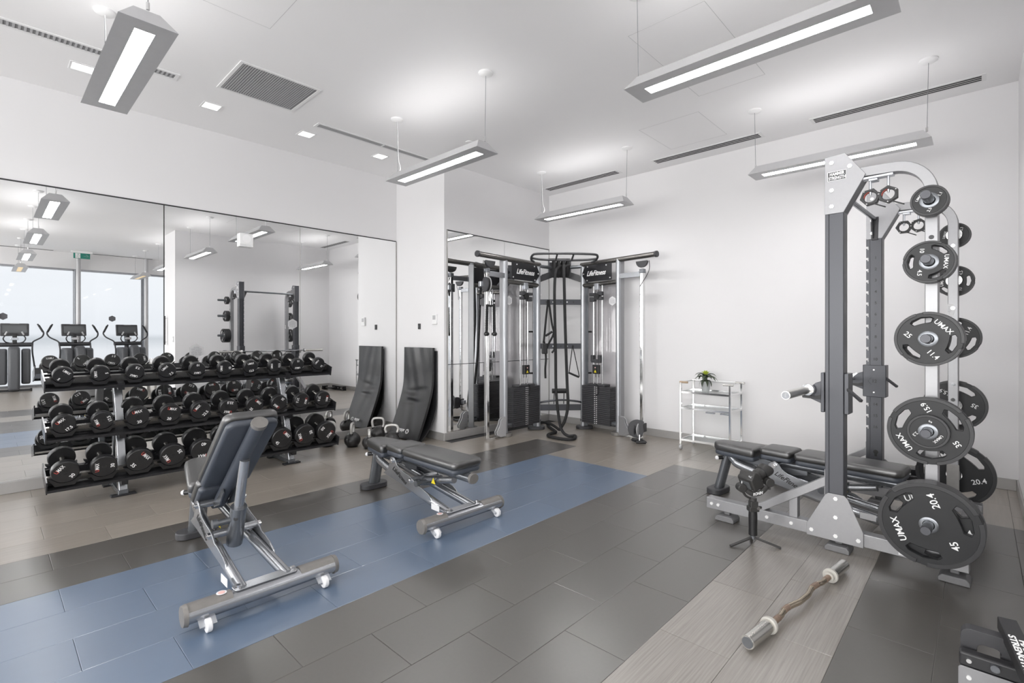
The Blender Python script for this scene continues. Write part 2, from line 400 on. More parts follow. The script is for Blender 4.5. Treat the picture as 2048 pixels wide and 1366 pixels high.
# window wall
win = struct(G().bx(XW, XW+.12, YS, YB, 0, .06), 'window_1', 'frame_silver')
G().bx(XW, XW+.12, YS, YB, ZW-.05, ZW).mk('window_frame', 'frame_silver', win)
ym_ = [1.655+1.45*i for i in range(-5, 4)]
for y in ym_:
    G().bx(XW+.02, XW+.10, y-.03, y+.03, .06, ZW-.05).mk('mullion', 'frame_silver', win)
for y0, y1 in zip([YS]+ym_, ym_+[YB]): G().bx(XW+.055, XW+.062, y0, y1, .06, ZW-.05).mk('window_pane', 'window_glass', win)
# slender steel posts in front of the glazing
for i, (y, lb) in enumerate(((1.69, 'slender steel post behind the middle elliptical by the window'), (3.16, 'slender steel post behind the elliptical nearest the wall end'))):
    t = thing('steel_post', lb, 'post', (5.47, y, 0), 0, 'steel posts along the window')
    G().cyl((0, 0, .01), (0, 0, ZC), .055, .05).mk('post_shaft', 'fixture_aluminium', t, smooth=True)
    G().cyl((0, 0, 0), (0, 0, .012), .09).mk('base_plate', 'frame_silver', t, smooth=True)
    G().bx(.06, .072, -.098, -.086, .3, 3.05).mk('shade_cord', 'text_black', t)
# ================================================================ CEILING FITTINGS
def fixture(x, y, label, lit=True, group='suspended strip lights'):
    t = thing('pendant_light', label, 'light', (x, y, 2.86), 0, group)
    L2, W2, w2, h = .67, .122, .055, .085
    g = G(); b = [g.v((sx*L2, sy*W2, 0)) for sx, sy in ((-1, -1), (1, -1), (1, 1), (-1, 1))]
    u = [g.v((sx*(L2-.055), sy*w2, h)) for sx, sy in ((-1, -1), (1, -1), (1, 1), (-1, 1))]
    i_ = [g.v((sx*(L2-.10), sy*.042, 0)) for sx, sy in ((-1, -1), (1, -1), (1, 1), (-1, 1))]
    for k in range(4):
        j = (k+1) % 4; g.b.faces.new((b[k], b[j], u[j], u[k])); g.b.faces.new((b[k], b[j], i_[j], i_[k]))
    g.mk('housing', 'fixture_aluminium', t)
    G().bx(-L2+.10, L2-.10, -.042, .042, .002, .006).mk('diffuser', 'diffuser' if lit else 'amber_dim', t)
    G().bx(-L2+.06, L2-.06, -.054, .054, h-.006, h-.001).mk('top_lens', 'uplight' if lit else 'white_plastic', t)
    for sx in (-.645, .645):
        G().lathe([(.062, 0), (.06, -.012), (.045, -.022), (.012, -.026)], (sx, 0, ZC-2.86), n=24).mk('canopy', 'white_plastic', t, smooth=True)
        G().cyl((sx*.985, 0, h), (sx, 0, ZC-2.87), .0022, n=6).mk('cable', 'frame_silver', t)
        G().cyl((sx*.985, 0, h-.005), (sx*.985, 0, h+.03), .008, n=10).mk('cable_grip', 'chrome', t, smooth=True)
    if x < -3: G().tube(smooth_pts([(-.63, .004, h), (-.60, .01, h+.06), (-.628, .006, h+.16), (-.64, .004, .5), (-.645, 0, ZC-2.87)]), .003, 6).mk('power_cord', 'white_plastic', t, smooth=True)
    return t
desc = {(-3.62, .55): 'strip light hanging nearest the mirror wall, seen end-on at upper left', (-3.62, 2.84): 'strip light hanging in front of the white wall corner',
        (-3.62, 5.10): 'strip light hanging above the cable machine', (-.94, 2.84): 'largest strip light hanging nearest, across the top right',
        (-.94, 5.10): 'strip light hanging above the plate rack', (-.94, .55): 'strip light overhead, second one in the mirror at left',
        (1.74, .55): 'strip light third in the mirror row at left', (1.74, 2.84): 'lit strip light in the mirror beside the wall end',
        (4.42, .55): 'dim amber strip light before the left window pane in the mirror', (4.42, 2.84): 'dim amber strip light by the steel post in the mirror'}
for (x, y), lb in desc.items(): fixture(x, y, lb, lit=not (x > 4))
for y in (-1.73, -4.0):
    for x in (-3.62, -.94, 1.74): fixture(x, y, 'strip light behind the viewpoint, %s, %s' % ('in the row next to the camera' if y > -2 else 'in the row at the far front', {-3.62: 'nearest the mirror wall', -.94: 'middle one', 1.74: 'nearest the windows'}[x]), True, 'strip lights behind the viewpoint')
# air grilles
def slot_vent(x0, x1, y0, y1, label, nslot=3, name='slot_diffuser'):
    cx, cy = (x0+x1)/2, (y0+y1)/2
    t = thing(name, label, 'vent', (cx, cy, ZC), 0, 'linear ceiling vents')
    along_x = (x1-x0) > (y1-y0); W_ = (y1-y0) if along_x else (x1-x0); L_ = (x1-x0) if along_x else (y1-y0)
    g = G(); 
    def B(a0, a1, b0, b1, z0, z1, gg): gg.bx(a0, a1, b0, b1, z0, z1) if along_x else gg.bx(b0, b1, a0, a1, z0, z1)
    B(-L_/2-.03, L_/2+.03, -W_/2-.02, W_/2+.02, -.004, 0, g); g.mk('frame', 'white_plastic', t)
    for i in range(nslot):
        c = -W_/2+(i+.5)*W_/nslot; g = G(); B(-L_/2, L_/2, c-W_/nslot*.28, c+W_/nslot*.28, -.006, -.0035, g); g.mk('slot', 'dark_slot', t)
    return t
slot_vent(-4.70, -3.51, 5.70, 5.83, 'slotted ceiling vent above the cable machine')
slot_vent(-2.96, -1.74, 5.70, 5.83, 'slotted ceiling vent above the glass trolley')
slot_vent(-1.22, .01, 5.70, 5.82, 'slotted ceiling vent above the plate rack, nearest the right wall')
slot_vent(5.35, 5.50, -.6, 1.2, 'slotted ceiling vent by the left window pane in the mirror', 1)
slot_vent(5.35, 5.50, 1.95, 3.3, 'slotted ceiling vent by the exit sign in the mirror', 1)
def grille(x0, x1, y0, y1, label, along_y, pitch, nm, mid=None):
    t = thing(nm, label, 'vent', ((x0+x1)/2, (y0+y1)/2, ZC), 0)
    cx, cy = (x0+x1)/2, (y0+y1)/2
    g = G((cx, cy, 0))
    for a, b, c, d in ((x0-.025, x1+.025, y0-.025, y0), (x0-.025, x1+.025, y1, y1+.025), (x0-.025, x0, y0, y1), (x1, x1+.025, y0, y1)): g.bx(a, b, c, d, -.006, 0)
    if mid: g.bx(x0, x1, mid-.01, mid+.01, -.006, 0)
    g.mk('frame', 'white_plastic', t)
    G((cx, cy, 0)).bx(x0, x1, y0, y1, -.001, 0).mk('backing', 'backing_grey', t)
    n_ = int(((y1-y0) if not along_y else (x1-x0))/pitch)
    for i in range(n_):
        if not along_y: y = y0+(i+.5)*pitch; o = G((cx, cy, 0)).bx(x0, x1, y-pitch*.22, y+pitch*.22, -.005, -.0012).mk('slat', 'vent_grey', t)
        else: x = x0+(i+.5)*pitch; o = G((cx, cy, 0)).bx(x-pitch*.22, x+pitch*.22, y0, y1, -.005, -.0012).mk('slat', 'vent_grey', t)
    return t
grille(-4.83, -4.27, 1.41, 2.02, 'rectangular louvred return-air grille in the ceiling', False, .0185, 'return_air_grille')
grille(-4.955, -4.875, -1.2, 1.09, 'long narrow ceiling grille running past the upper left light', False, .03, 'linear_grille')
grille(-5.01, -4.94, 2.36, 3.78, 'narrow two-section ceiling grille before the wall corner', True, .012, 'linear_grille', 3.12)
for i, (y, lb) in enumerate(((.54, 'square downlight partly behind the upper left strip light'), (1.47, 'square downlight beside the louvred grille'), (2.38, 'square downlight left of the two-section grille'), (3.29, 'square downlight nearest the wall corner'))):
    t = thing('downlight', lb, 'light', (-5.30, y, ZC), 0, 'square recessed downlights')
    g = G()
    for a, b, c, d in ((-.08, .08, -.08, -.066), (-.08, .08, .066, .08), (-.08, -.066, -.066, .066), (.066, .08, -.066, .066)): g.bx(a, b, c, d, -.005, 0)
    g.mk('trim_ring', 'white_plastic', t)
    G().bx(-.066, .066, -.066, .066, -.002, -.0005).mk('lamp', 'downlight_glow', t)
for nm, pts, lb in (('access_panel', (-3.66, -2.95, .62, 1.384), 'flush access panel outline in the ceiling at top left'), ('access_panel', (-1.86, -1.30, 3.2, 4.45), 'flush access panel outline in the ceiling behind the largest light'),
                    ('access_panel', (-2.63, -1.99, 4.75, 5.5), 'flush access panel outline in the ceiling above the trolley')):
    t = thing(nm, lb, 'panel', ((pts[0]+pts[1])/2, (pts[2]+pts[3])/2, ZC)); g = G((t.location.x, t.location.y, 0)); a, b, c, d = pts
    for q in ((a, b, c, c+.003), (a, b, d-.003, d), (a, a+.003, c+.003, d-.003), (b-.003, b, c+.003, d-.003)): g.bx(*q, -.0006, 0)
    g.mk('panel_seam', 'seam', t)
t = thing('sprinkler_head', 'small flush sprinkler cover on the ceiling near the wall corner', 'sprinkler', (-4.18, 3.73, ZC)); G().lathe([(.04, 0), (.04, -.008), (.034, -.011)], n=20).mk('cover_plate', 'white_plastic', t, smooth=True)
# exit sign
t = thing('exit_sign', 'green running-man exit sign with an arrow under the ceiling by the window', 'sign', (5.02, 1.715, 3.372)); t.scale = (.82, .82, .82)
G().bx(-.03, .03, -.26, .26, .085, .16).mk('housing', 'white_plastic', t, bev=.006)
G().bx(-.008, .008, -.20, .20, -.085, .085).mk('sign_plate', 'exit_green', t)
G().bx(-.0105, -.0085, -.155, -.035, -.075, .075).mk('pictogram_field', 'text_white', t)
g = G()
for p0, p1, w_ in (((-.095, .02), (-.11, -.02), .026), ((-.11, -.02), (-.085, -.04), .013), ((-.085, -.04), (-.075, -.07), .013), ((-.11, -.02), (-.14, -.055), .013), ((-.095, .025), (-.13, .01), .010), ((-.095, .025), (-.06, .0), .010)):
    g.bar((-.0115, p0[0], p0[1]), (-.0115, p1[0], p1[1]), .002, w_, (1, 0, 0))
g.lathe([(.012, 0), (.012, .002)], (-.0125, -.088, .05), (1, 0, 0), 12); g.mk('running_figure', 'exit_green', t)
g = G(); g.bar((-.0115, .04, 0), (-.0115, .14, 0), .002, .02, (1, 0, 0)); g.bar((-.0115, .10, .055), (-.0115, .162, -.006), .002, .02, (1, 0, 0)); g.bar((-.0115, .10, -.055), (-.0115, .162, .006), .002, .02, (1, 0, 0)); g.mk('arrow', 'text_white', t)
# wall devices
t = thing('thermostat', 'white wall thermostat with grey display beside the mirror corner', 'thermostat', (-5.08, YC, 1.47)); G().bx(-.045, .045, -.025, 0, 0, .13).mk('case', 'white_plastic', t, bev=.005); G().bx(-.028, .028, -.027, -.024, .06, .115).mk('display', 'vent_grey', t)
t = thing('wall_switch', 'small black switch plate on the white wall left of the thermostat', 'switch', (-5.42, YC, 1.41)); G().bx(-.025, .025, -.012, 0, 0, .075).mk('plate', 'text_black', t, bev=.003); G().bx(-.008, .008, -.016, -.01, .028, .05).mk('rocker', 'console_grey', t)
t = thing('alarm_sounder', 'white square fire alarm sounder fixed high on the mirror', 'alarm', (XL, 1.985, 2.31)); G().bx(0, .045, -.072, .072, 0, .15).mk('case', 'white_plastic', t, bev=.008); G().bx(.043, .047, -.068, .068, .006, .028).mk('strobe_lens', 'sticker_faint', t); G().lathe([(.045, 0), (.045, .002)], (.044, 0, .09), (1, 0, 0)).mk('speaker_grille', 'ceiling_paint', t)
t = thing('light_switch', 'pale light switch on the end face of the right wall', 'switch', (.36, YR, 1.18)); G().bx(-.035, .035, -.01, 0, 0, .12).mk('plate', 'sticker_faint', t, bev=.003); G().bx(-.012, .012, -.014, -.008, .035, .085).mk('rocker', 'white_plastic', t)
t = thing('door_pull', 'dark vertical pull handle on the end face of the right wall', 'handle', (.86, YR, 1.12)); G().bx(-.02, .02, -.06, -.04, 0, .62).mk('grip', 'stack_grey', t, bev=.004); G().bx(-.01, .01, -.04, 0, .04, .07).bx(-.01, .01, -.04, 0, .55, .58).mk('standoff', 'chrome', t)
def hexa(name, label, o, ux, uy, r, mt='sticker', lines=True, parent=None, tm='vent_grey', group=None, txt='PLEASE\nWIPE DOWN\nEQUIPMENT\nBEFORE AND\nAFTER USE'):
    t = thing(name, label, 'sticker', o, 0, group) if parent is None else parent
    p = [(r*math.sin(R(60*i)), r*math.cos(R(60*i))) for i in range(6)]
    off = (0, 0, 0) if parent is None else o
    G().prism(p, .0012, off, ux, uy).mk('hexagon', mt, t)
    if lines:
        nn = V(ux).cross(V(uy)).normalized()
        G().text(txt, r*1.15, V(off)+nn*.0013, ux, uy, .0004, width=r*1.3).mk('lettering', tm, t)
    return t
hexa('notice_sticker', 'faint hexagonal wipe-down notice on the mirror above the dumbbell rack', (XL, 1.513, 1.168), (0, 1, 0), (0, 0, 1), .075, 'sticker_faint', tm='print_faint')
hexa('notice_sticker', 'hexagonal notice on the mirror over the reflected rack upright', (XL, 2.508, 1.465), (0, 1, 0), (0, 0, 1), .062, 'sticker_faint', tm='print_faint')
hexa('window_sticker', 'dark hexagonal sticker on the window left of the farthest elliptical', (XW+.053, 2.42, 1.78), (0, 1, 0), (0, 0, 1), .085, 'sticker_back', False)
hexa('window_sticker', 'dark hexagonal sticker on the window above the nearest elliptical', (XW+.053, .30, 1.79), (0, 1, 0), (0, 0, 1), .09, 'sticker_back', False)
# ================================================================ DUMBBELL RACK
TAU = R(13.5)
rows = [  # front face x, base z, [(number, diameter, spin)]
 (-5.27, .955, [('5', .128, -40), ('5', .128, 95), ('7.5', .13, 160), ('7.5', .13, 45), ('10', .13, 180), ('10', .13, 92), ('12.5', .132, 10), ('12.5', .132, 95), ('15', .132, 180), ('15', .132, 50)]),
 (-5.17, .572, [('17.5', .146, 40), ('17.5', .146, 110), ('20', .162, 12), ('20', .160, -12), ('22.5', .160, 50), ('22.5', .160, 170), ('25', .158, -42), ('25', .158, 140), ('27.5', .158, -100), ('27.5', .158, -95)]),
 (-5.10, .203, [('30', .172, 50), ('30', .172, 92), ('35', .190, -50), ('35', .190, 120), ('40', .198, 180), ('40', .198, 20), ('45', .204, -80), ('45', .204, -48), ('50', .205, 110), ('50', .205, -130)])]
rk = thing('dumbbell_rack', 'three-tier black and grey dumbbell rack standing along the mirror', 'rack', (-5.4, 1.485, 0))
OFF = (-5.4, 1.485, 0)
ax = V((math.cos(TAU), 0, -math.sin(TAU))); nn = V((math.sin(TAU), 0, math.cos(TAU)))
Y0, Y1 = .315, 2.645
def headlen(D): return .050+.16*(D-.128)
for ri, (xf, zb, items) in enumerate(rows):
    zc = zb+.065; pitch = .2312; F0 = V((xf, 0, zb))             # contact line of the front heads
    Ltot = .283 if ri == 0 else .30 if ri == 1 else .325
    sh = G(OFF)
    def Pt(u, h): return F0-ax*u+nn*h                             # u back along the slope, h above contact line
    def bar_y(g, u0, u1, h0, h1, y0=Y0, y1=Y1):
        a = [Pt(u0, h0), Pt(u1, h0), Pt(u1, h1), Pt(u0, h1)]
        A = [g.v((p.x, y0, p.z)) for p in a]; B = [g.v((p.x, y1, p.z)) for p in a]
        g.b.faces.new(A[::-1]); g.b.faces.new(B)
        for i in range(4): g.b.faces.new((A[i], A[(i+1) % 4], B[(i+1) % 4], B[i]))
    shelf = G(OFF); bar_y(shelf, .0, Ltot+.02, -.052, -.047); s_o = shelf.mk('shelf', 'shelf_black', rk)
    g = G(OFF); bar_y(g, -.006, -.001, -.064, -.044); g.mk('front_lip', 'shelf_black', s_o)
    g = G(OFF); bar_y(g, .085, .118, -.03, .022); g.mk('front_rail', 'frame_bronze', s_o)
    g = G(OFF); bar_y(g, Ltot-.085, Ltot-.045, -.05, .018); g.mk('rear_rail', 'shelf_black', s_o)
    for y in (Y0, Y1):
        g = G(OFF); bar_y(g, -.012, Ltot+.03, -.070, .028, y-.004, y+.004); g.mk('end_plate', 'shelf_black', s_o)
    for k, (num, D, spin) in enumerate(items):
        y = .42+pitch*k; hl = headlen(D); c0 = F0-ax*(hl/2)
        for u in (hl/2, Ltot-hl/2):                               # U-shaped cradles under both heads
            g = G(OFF); w_ = D*.62; Rr = D/2+.004
            prof = [(w_+.006, .018+D*.12), (w_*.62, -.028), (-w_*.62, -.028), (-w_-.006, .018+D*.12), (-w_+.006, .022+D*.12)]
            prof = [(a*.86, b) for a, b in prof]
            inner = [(Rr*math.sin(a), D/2-Rr*math.cos(a)) for a in [R(-52+104*i/8) for i in range(9)]]
            poly = prof[:1]+prof[1:4]+inner
            p0 = Pt(u+.018, 0)
            g.prism(poly, .036, (p0.x, y, p0.z), (0, 1, 0), tuple(nn)); g.mk('cradle', 'black_plastic', s_o)
for y in (.79, 2.18):
    l_ = G(OFF).bar((-5.235, y, .03), (-5.50, y, .93), .085, .06, (0, 1, 0)).mk('upright', 'frame_silver', rk, bev=.006)
    G(OFF).bar((-5.60, y, .03), (-5.50, y, .62), .07, .05, (0, 1, 0)).mk('rear_strut', 'frame_grey', rk, bev=.006)
    G(OFF).bx(-5.62, -5.19, y-.035, y+.035, .008, .045).mk('foot_bar', 'frame_grey', rk, bev=.005)
    for x in (-5.20, -5.61): G(OFF).bx(x-.03, x+.03, y-.085, y+.085, 0, .016).mk('foot_plate', 'shelf_black', rk, bev=.004)
    for z, x in ((.93, -5.42), (.53, -5.36), (.16, -5.27)): G(OFF).bar((x+.14, y, z-.03), (x-.12, y, z+.03), .06, .045, (0, 1, 0)).mk('shelf_bracket', 'shelf_black', rk)
G(OFF).lathe([(.026, 0), (.026, .0015)], (-5.221, .79, .115), (.95, 0, .3)).mk('round_decal', 'sticker', rk)
G(OFF).lathe([(.016, 0), (.016, .0015)], (-5.2195, .79, .115), (.95, 0, .3)).mk('decal_print', 'pink_print', rk)
def dumbbell(num, D, spin, L, red):
    hl = headlen(D); t = thing('dumbbell', '', 'dumbbell')
    r = D/2; c = .006
    for sg in (1, -1):
        a = V((sg, 0, 0)); prof = [(.0001, L/2), (r*.14, L/2), (r*.15, L/2-.0015), (r*.17, L/2-.0015), (r*.18, L/2), (r-c, L/2), (r-.001, L/2-c), (r, L/2-c*1.6), (r, L/2-hl+c), (r-c, L/2-hl), (.02, L/2-hl)]
        h = G().lathe([(q, d_) for q, d_ in prof], (0, 0, 0), a, 28, cap=False).mk('weight_head', 'urethane', t, smooth=True, hard=30)
        ux = V((0, 1, 0))*sg; q = R(spin if sg > 0 else spin+35); uz = V((0, 0, 1))
        eu = ux*math.cos(q)+uz*math.sin(q); ev = -ux*math.sin(q)+uz*math.cos(q)
        o = V((sg*(L/2+.0004), 0, 0))
        G().text('MAX', r*.30, o+ev*r*.52+eu*r*.12, eu, ev, .0003, .12, .01, width=r*.62).mk('lettering', 'text_white', h)
        G().text(num, r*.30, o-ev*r*.60, eu, ev, .0003, 0, .015).mk('lettering', 'text_white', h)
        G().text('U', r*.30, o+ev*r*.52-eu*r*.31, eu, ev, .0003, 0, .0, width=r*.2).mk('logo_letter', 'text_red' if red else 'text_white', h)
    G().lathe([(.0185, -L/2+hl), (.0185, -L/2+hl+.01), (.0135, -L/2+hl+.018), (.016, 0), (.0135, L/2-hl-.018), (.0185, L/2-hl-.01), (.0185, L/2-hl)], (0, 0, 0), (1, 0, 0), 16).mk('handle', 'satin_chrome', t, smooth=True)
    return t
ordn = ['leftmost', 'second', 'third', 'fourth', 'fifth', 'sixth', 'seventh', 'eighth', 'ninth', 'rightmost']
shn = ['top', 'middle', 'bottom']
for ri, (xf, zb, items) in enumerate(rows):
    L = .283 if ri == 0 else .30 if ri == 1 else .325
    for k, (num, D, spin) in enumerate(items):
        t = dumbbell(num, D, spin, L, ri > 0)
        c = V((xf, .42+.2312*k, zb))-ax*(L/2)+nn*(D/2)
        t.location = c; t.rotation_euler = (0, TAU, 0)
        pos = ordn[k] if k in (0, 9) else ordn[k]+' from the left'
        t['label'] = 'black round dumbbell marked %s, %s on the %s shelf' % (num, pos, shn[ri]); t['group'] = 'dumbbells on the %s shelf' % shn[ri]
# ================================================================ KETTLEBELLS AND MATS
def kettlebell(x, y, rz, label, r=.088, hh=.10, bodymat='kettle_black', hw=.062):
    t = thing('kettlebell', label, 'kettlebell', (x, y, 0), rz, 'kettlebells on the floor by the mat')
    zc = r*.86
    prof = [(r*.62, 0), (r*.70, .004)]+[(r*math.cos(a), zc+r*.95*math.sin(a)) for a in [R(-58+8*i) for i in range(18)]]+[(.0005, zc+r*.95)]
    G().lathe(prof, n=32, cap=False).lathe([(.001, 0), (r*.62, 0)], n=32, cap=False).mk('body', bodymat, t, smooth=True)
    z0 = zc+r*.62; z1 = zc+r*.92+hh
    pts = smooth_pts([(-hw*.82, 0, z0), (-hw*.98, 0, z0+.045), (-hw*1.05, 0, z1-.045), (-hw*.78, 0, z1-.008), (0, 0, z1), (hw*.78, 0, z1-.008), (hw*1.05, 0, z1-.045), (hw*.98, 0, z0+.045), (hw*.82, 0, z0)], 5)
    G().tube(pts, .0155, 12, up=(0, 1, 0)).mk('handle', 'kettle_handle', t, smooth=True)
    for s_ in (-1, 1): G().lathe([(.021, -.012), (.021, .014), (.016, .018)], (s_*hw*.84, 0, z0+.008), (0, 0, 1), 16).mk('handle_collar', 'black_plastic', t, smooth=True)
    return t
kettlebell(-5.46, 3.01, R(138), 'black kettlebell standing free between the dumbbell rack and the bench', hh=.105, r=.095)
kettlebell(-5.70, 2.82, R(55), 'kettlebell with pale handle behind the last bottom-shelf dumbbell', r=.098, hh=.115, hw=.078)
kettlebell(-5.235, 3.10, R(152), 'small black kettlebell partly hidden behind the seat of the flat bench', r=.080, hh=.07)
kettlebell(-5.56, 3.42, R(52), 'worn brown-topped kettlebell in front of the mirror baseboard', r=.095, hh=.11, bodymat='kettle_black', hw=.068)
kettlebell(-5.16, 3.36, R(52), 'kettlebell with broad white handle beside the leaning mat', r=.092, hh=.085, hw=.072)
t = thing('exercise_mat', 'long black folded exercise mat leaning and curving against the white wall', 'mat', (-5.36, 3.8, 0))
def matlayer(g, ys, x0, x1, th):
    N = len(ys); W_ = 26; gr = []
    for i, (y, z) in enumerate(ys):
        a = V((0, *ys[max(i-1, 0)])); b = V((0, *ys[min(i+1, N-1)])); d = (b-a).normalized(); nrm = V((0, -d.z, d.y)); nrm = -nrm if nrm.y > 0 else nrm
        row = []
        for j in range(W_+1):
            x = x0+(x1-x0)*j/W_; e_ = min(j, W_-j)/(W_/2)
            q_ = j/W_; s1 = math.sin(PI*q_); wob = s1*(.006*math.sin(7*z+4*q_)-.010*math.exp(-((z-.60-.09*(q_-.5))/.035)**2)+.009*math.exp(-((z-.52+.10*(q_-.4))/.03)**2)-.010*math.exp(-((z-.44-.05*q_)/.03)**2)+.003*math.sin(19*(q_-.5)+9*z))
            f = V((x+(.02*(z-.3) if z < .3 else 0), y, z))+nrm*(th/2*(1-.15*(1-e_)**6)+wob); bk = V((x+(.02*(z-.3) if z < .3 else 0), y, z))-nrm*(th/2)
            row.append((g.v(f), g.v(bk)))
        gr.append(row)
    for i in range(N-1):
        for j in range(W_):
            for s_ in (0, 1): g.b.faces.new((gr[i][j][s_], gr[i][j+1][s_], gr[i+1][j+1][s_], gr[i+1][j][s_]))
        for j in (0, W_): g.b.faces.new((gr[i][j][0], gr[i][j][1], gr[i+1][j][1], gr[i+1][j][0]))
    for i in (0, N-1):
        for j in range(W_): g.b.faces.new((gr[i][j][0], gr[i][j+1][0], gr[i][j+1][1], gr[i][j][1]))
def curve2(pts, n=14): return [(p.x, p.y) for p in smooth_pts([(a, b, 0) for a, b in pts], n)]
g = G((-5.36, 3.8, 0)); matlayer(g, curve2([(3.905, 1.17), (3.902, .95), (3.888, .68), (3.832, .46), (3.752, .24), (3.66, .012)]), -5.67, -5.05, .035); g.mk('front_layer', 'vinyl_black', t, smooth=True, hard=60)
g = G((-5.36, 3.8, 0)); matlayer(g, curve2([(3.938, 1.13), (3.938, .8), (3.936, .55), (3.915, .36), (3.83, .16), (3.70, .012)]), -5.65, -5.025, .018); g.mk('rear_layer', 'vinyl_black', t, smooth=True, hard=60)
# print near the foot, on the sloping face (mirrored letters as the mat hangs upside down)
d_ = V((0, -.105, -.208)).normalized(); up_ = -d_
G((-5.36, 3.8, 0)).text('abba', .045, (-5.40, 3.655, .115), (-1, 0, 0), (0, -.45, -.89), .0006, .25, .02, width=.13).mk('lettering', 'text_white', t)
g = G((-5.36, 3.8, 0))
ring = [V((-5.27, 3.655, .115))+V((-1, 0, 0))*.028*math.cos(a)+V((0, .45, .89))*.028*math.sin(a) for a in [2*PI*i/20 for i in range(20)]]
g.tube(ring, .0035, 5, closed=True).tube([ring[3], ring[10]], .003, 5).tube([ring[0], ring[13]], .003, 5); g.mk('emblem', 'text_white', t)
# ================================================================ BENCHES
def pad_poly(L0, L1, w0, w1, r0, r1):
    # outline from x=L0 (half width w0, corner r0) to x=L1 (half width w1, corner r1)
    p = arc(L1-r1, w1-r1, r1, 0, 90, 5)+arc(L0+r0, w0-r0, r0, 90, 180, 6)+arc(L0+r0, -w0+r0, r0, 180, 270, 6)+arc(L1-r1, -w1+r1, r1, 270, 360, 5)
    return p
def pad(g, outline, z0, z1, ins=.02):
    cx = sum(p[0] for p in outline)/len(outline); N = len(outline); hgt = z1-z0
    rings = []
    for f, z in ((.90, z0), (.97, z0+.004), (1, z0+hgt*.3), (1, z0+hgt*.62), (.97, z0+hgt*.86), (.90, z1-.003), (.80, z1)):
        m = []
        for p in outline:
            k = 1-f; dx = (p[0]-cx); L_ = max(abs(dx), 1e-6); Lx = max(abs(q[0]-cx) for q in outline); Wy = max(abs(q[1]) for q in outline)
            m.append((cx+dx*(1-k*Wy/Lx), p[1]*f, z))
        rings.append(m)
    return rings
class Xf:
    def __init__(s, o, ang): s.o = V(o); s.c, s.s = math.cos(ang), math.sin(ang)
    def __call__(s, p): x, y, z = p; return V((s.o.x+x*s.c-z*s.s, s.o.y+y, s.o.z+x*s.s+z*s.c))
def build_pad(name, par, outline, z0, z1, xf, mt='pad_vinyl'):
    g = G(); rings = [[g.v(xf(p)) for p in r_] for r_ in pad(g, outline, z0, z1)]; N = len(outline)
    for a, b in zip(rings, rings[1:]):
        for i in range(N): g.b.faces.new((a[i], a[(i+1) % N], b[(i+1) % N], b[i]))
    g.b.faces.new(rings[0][::-1]); g.b.faces.new(rings[-1])
    return g.mk(name, mt, par, smooth=True, hard=50)
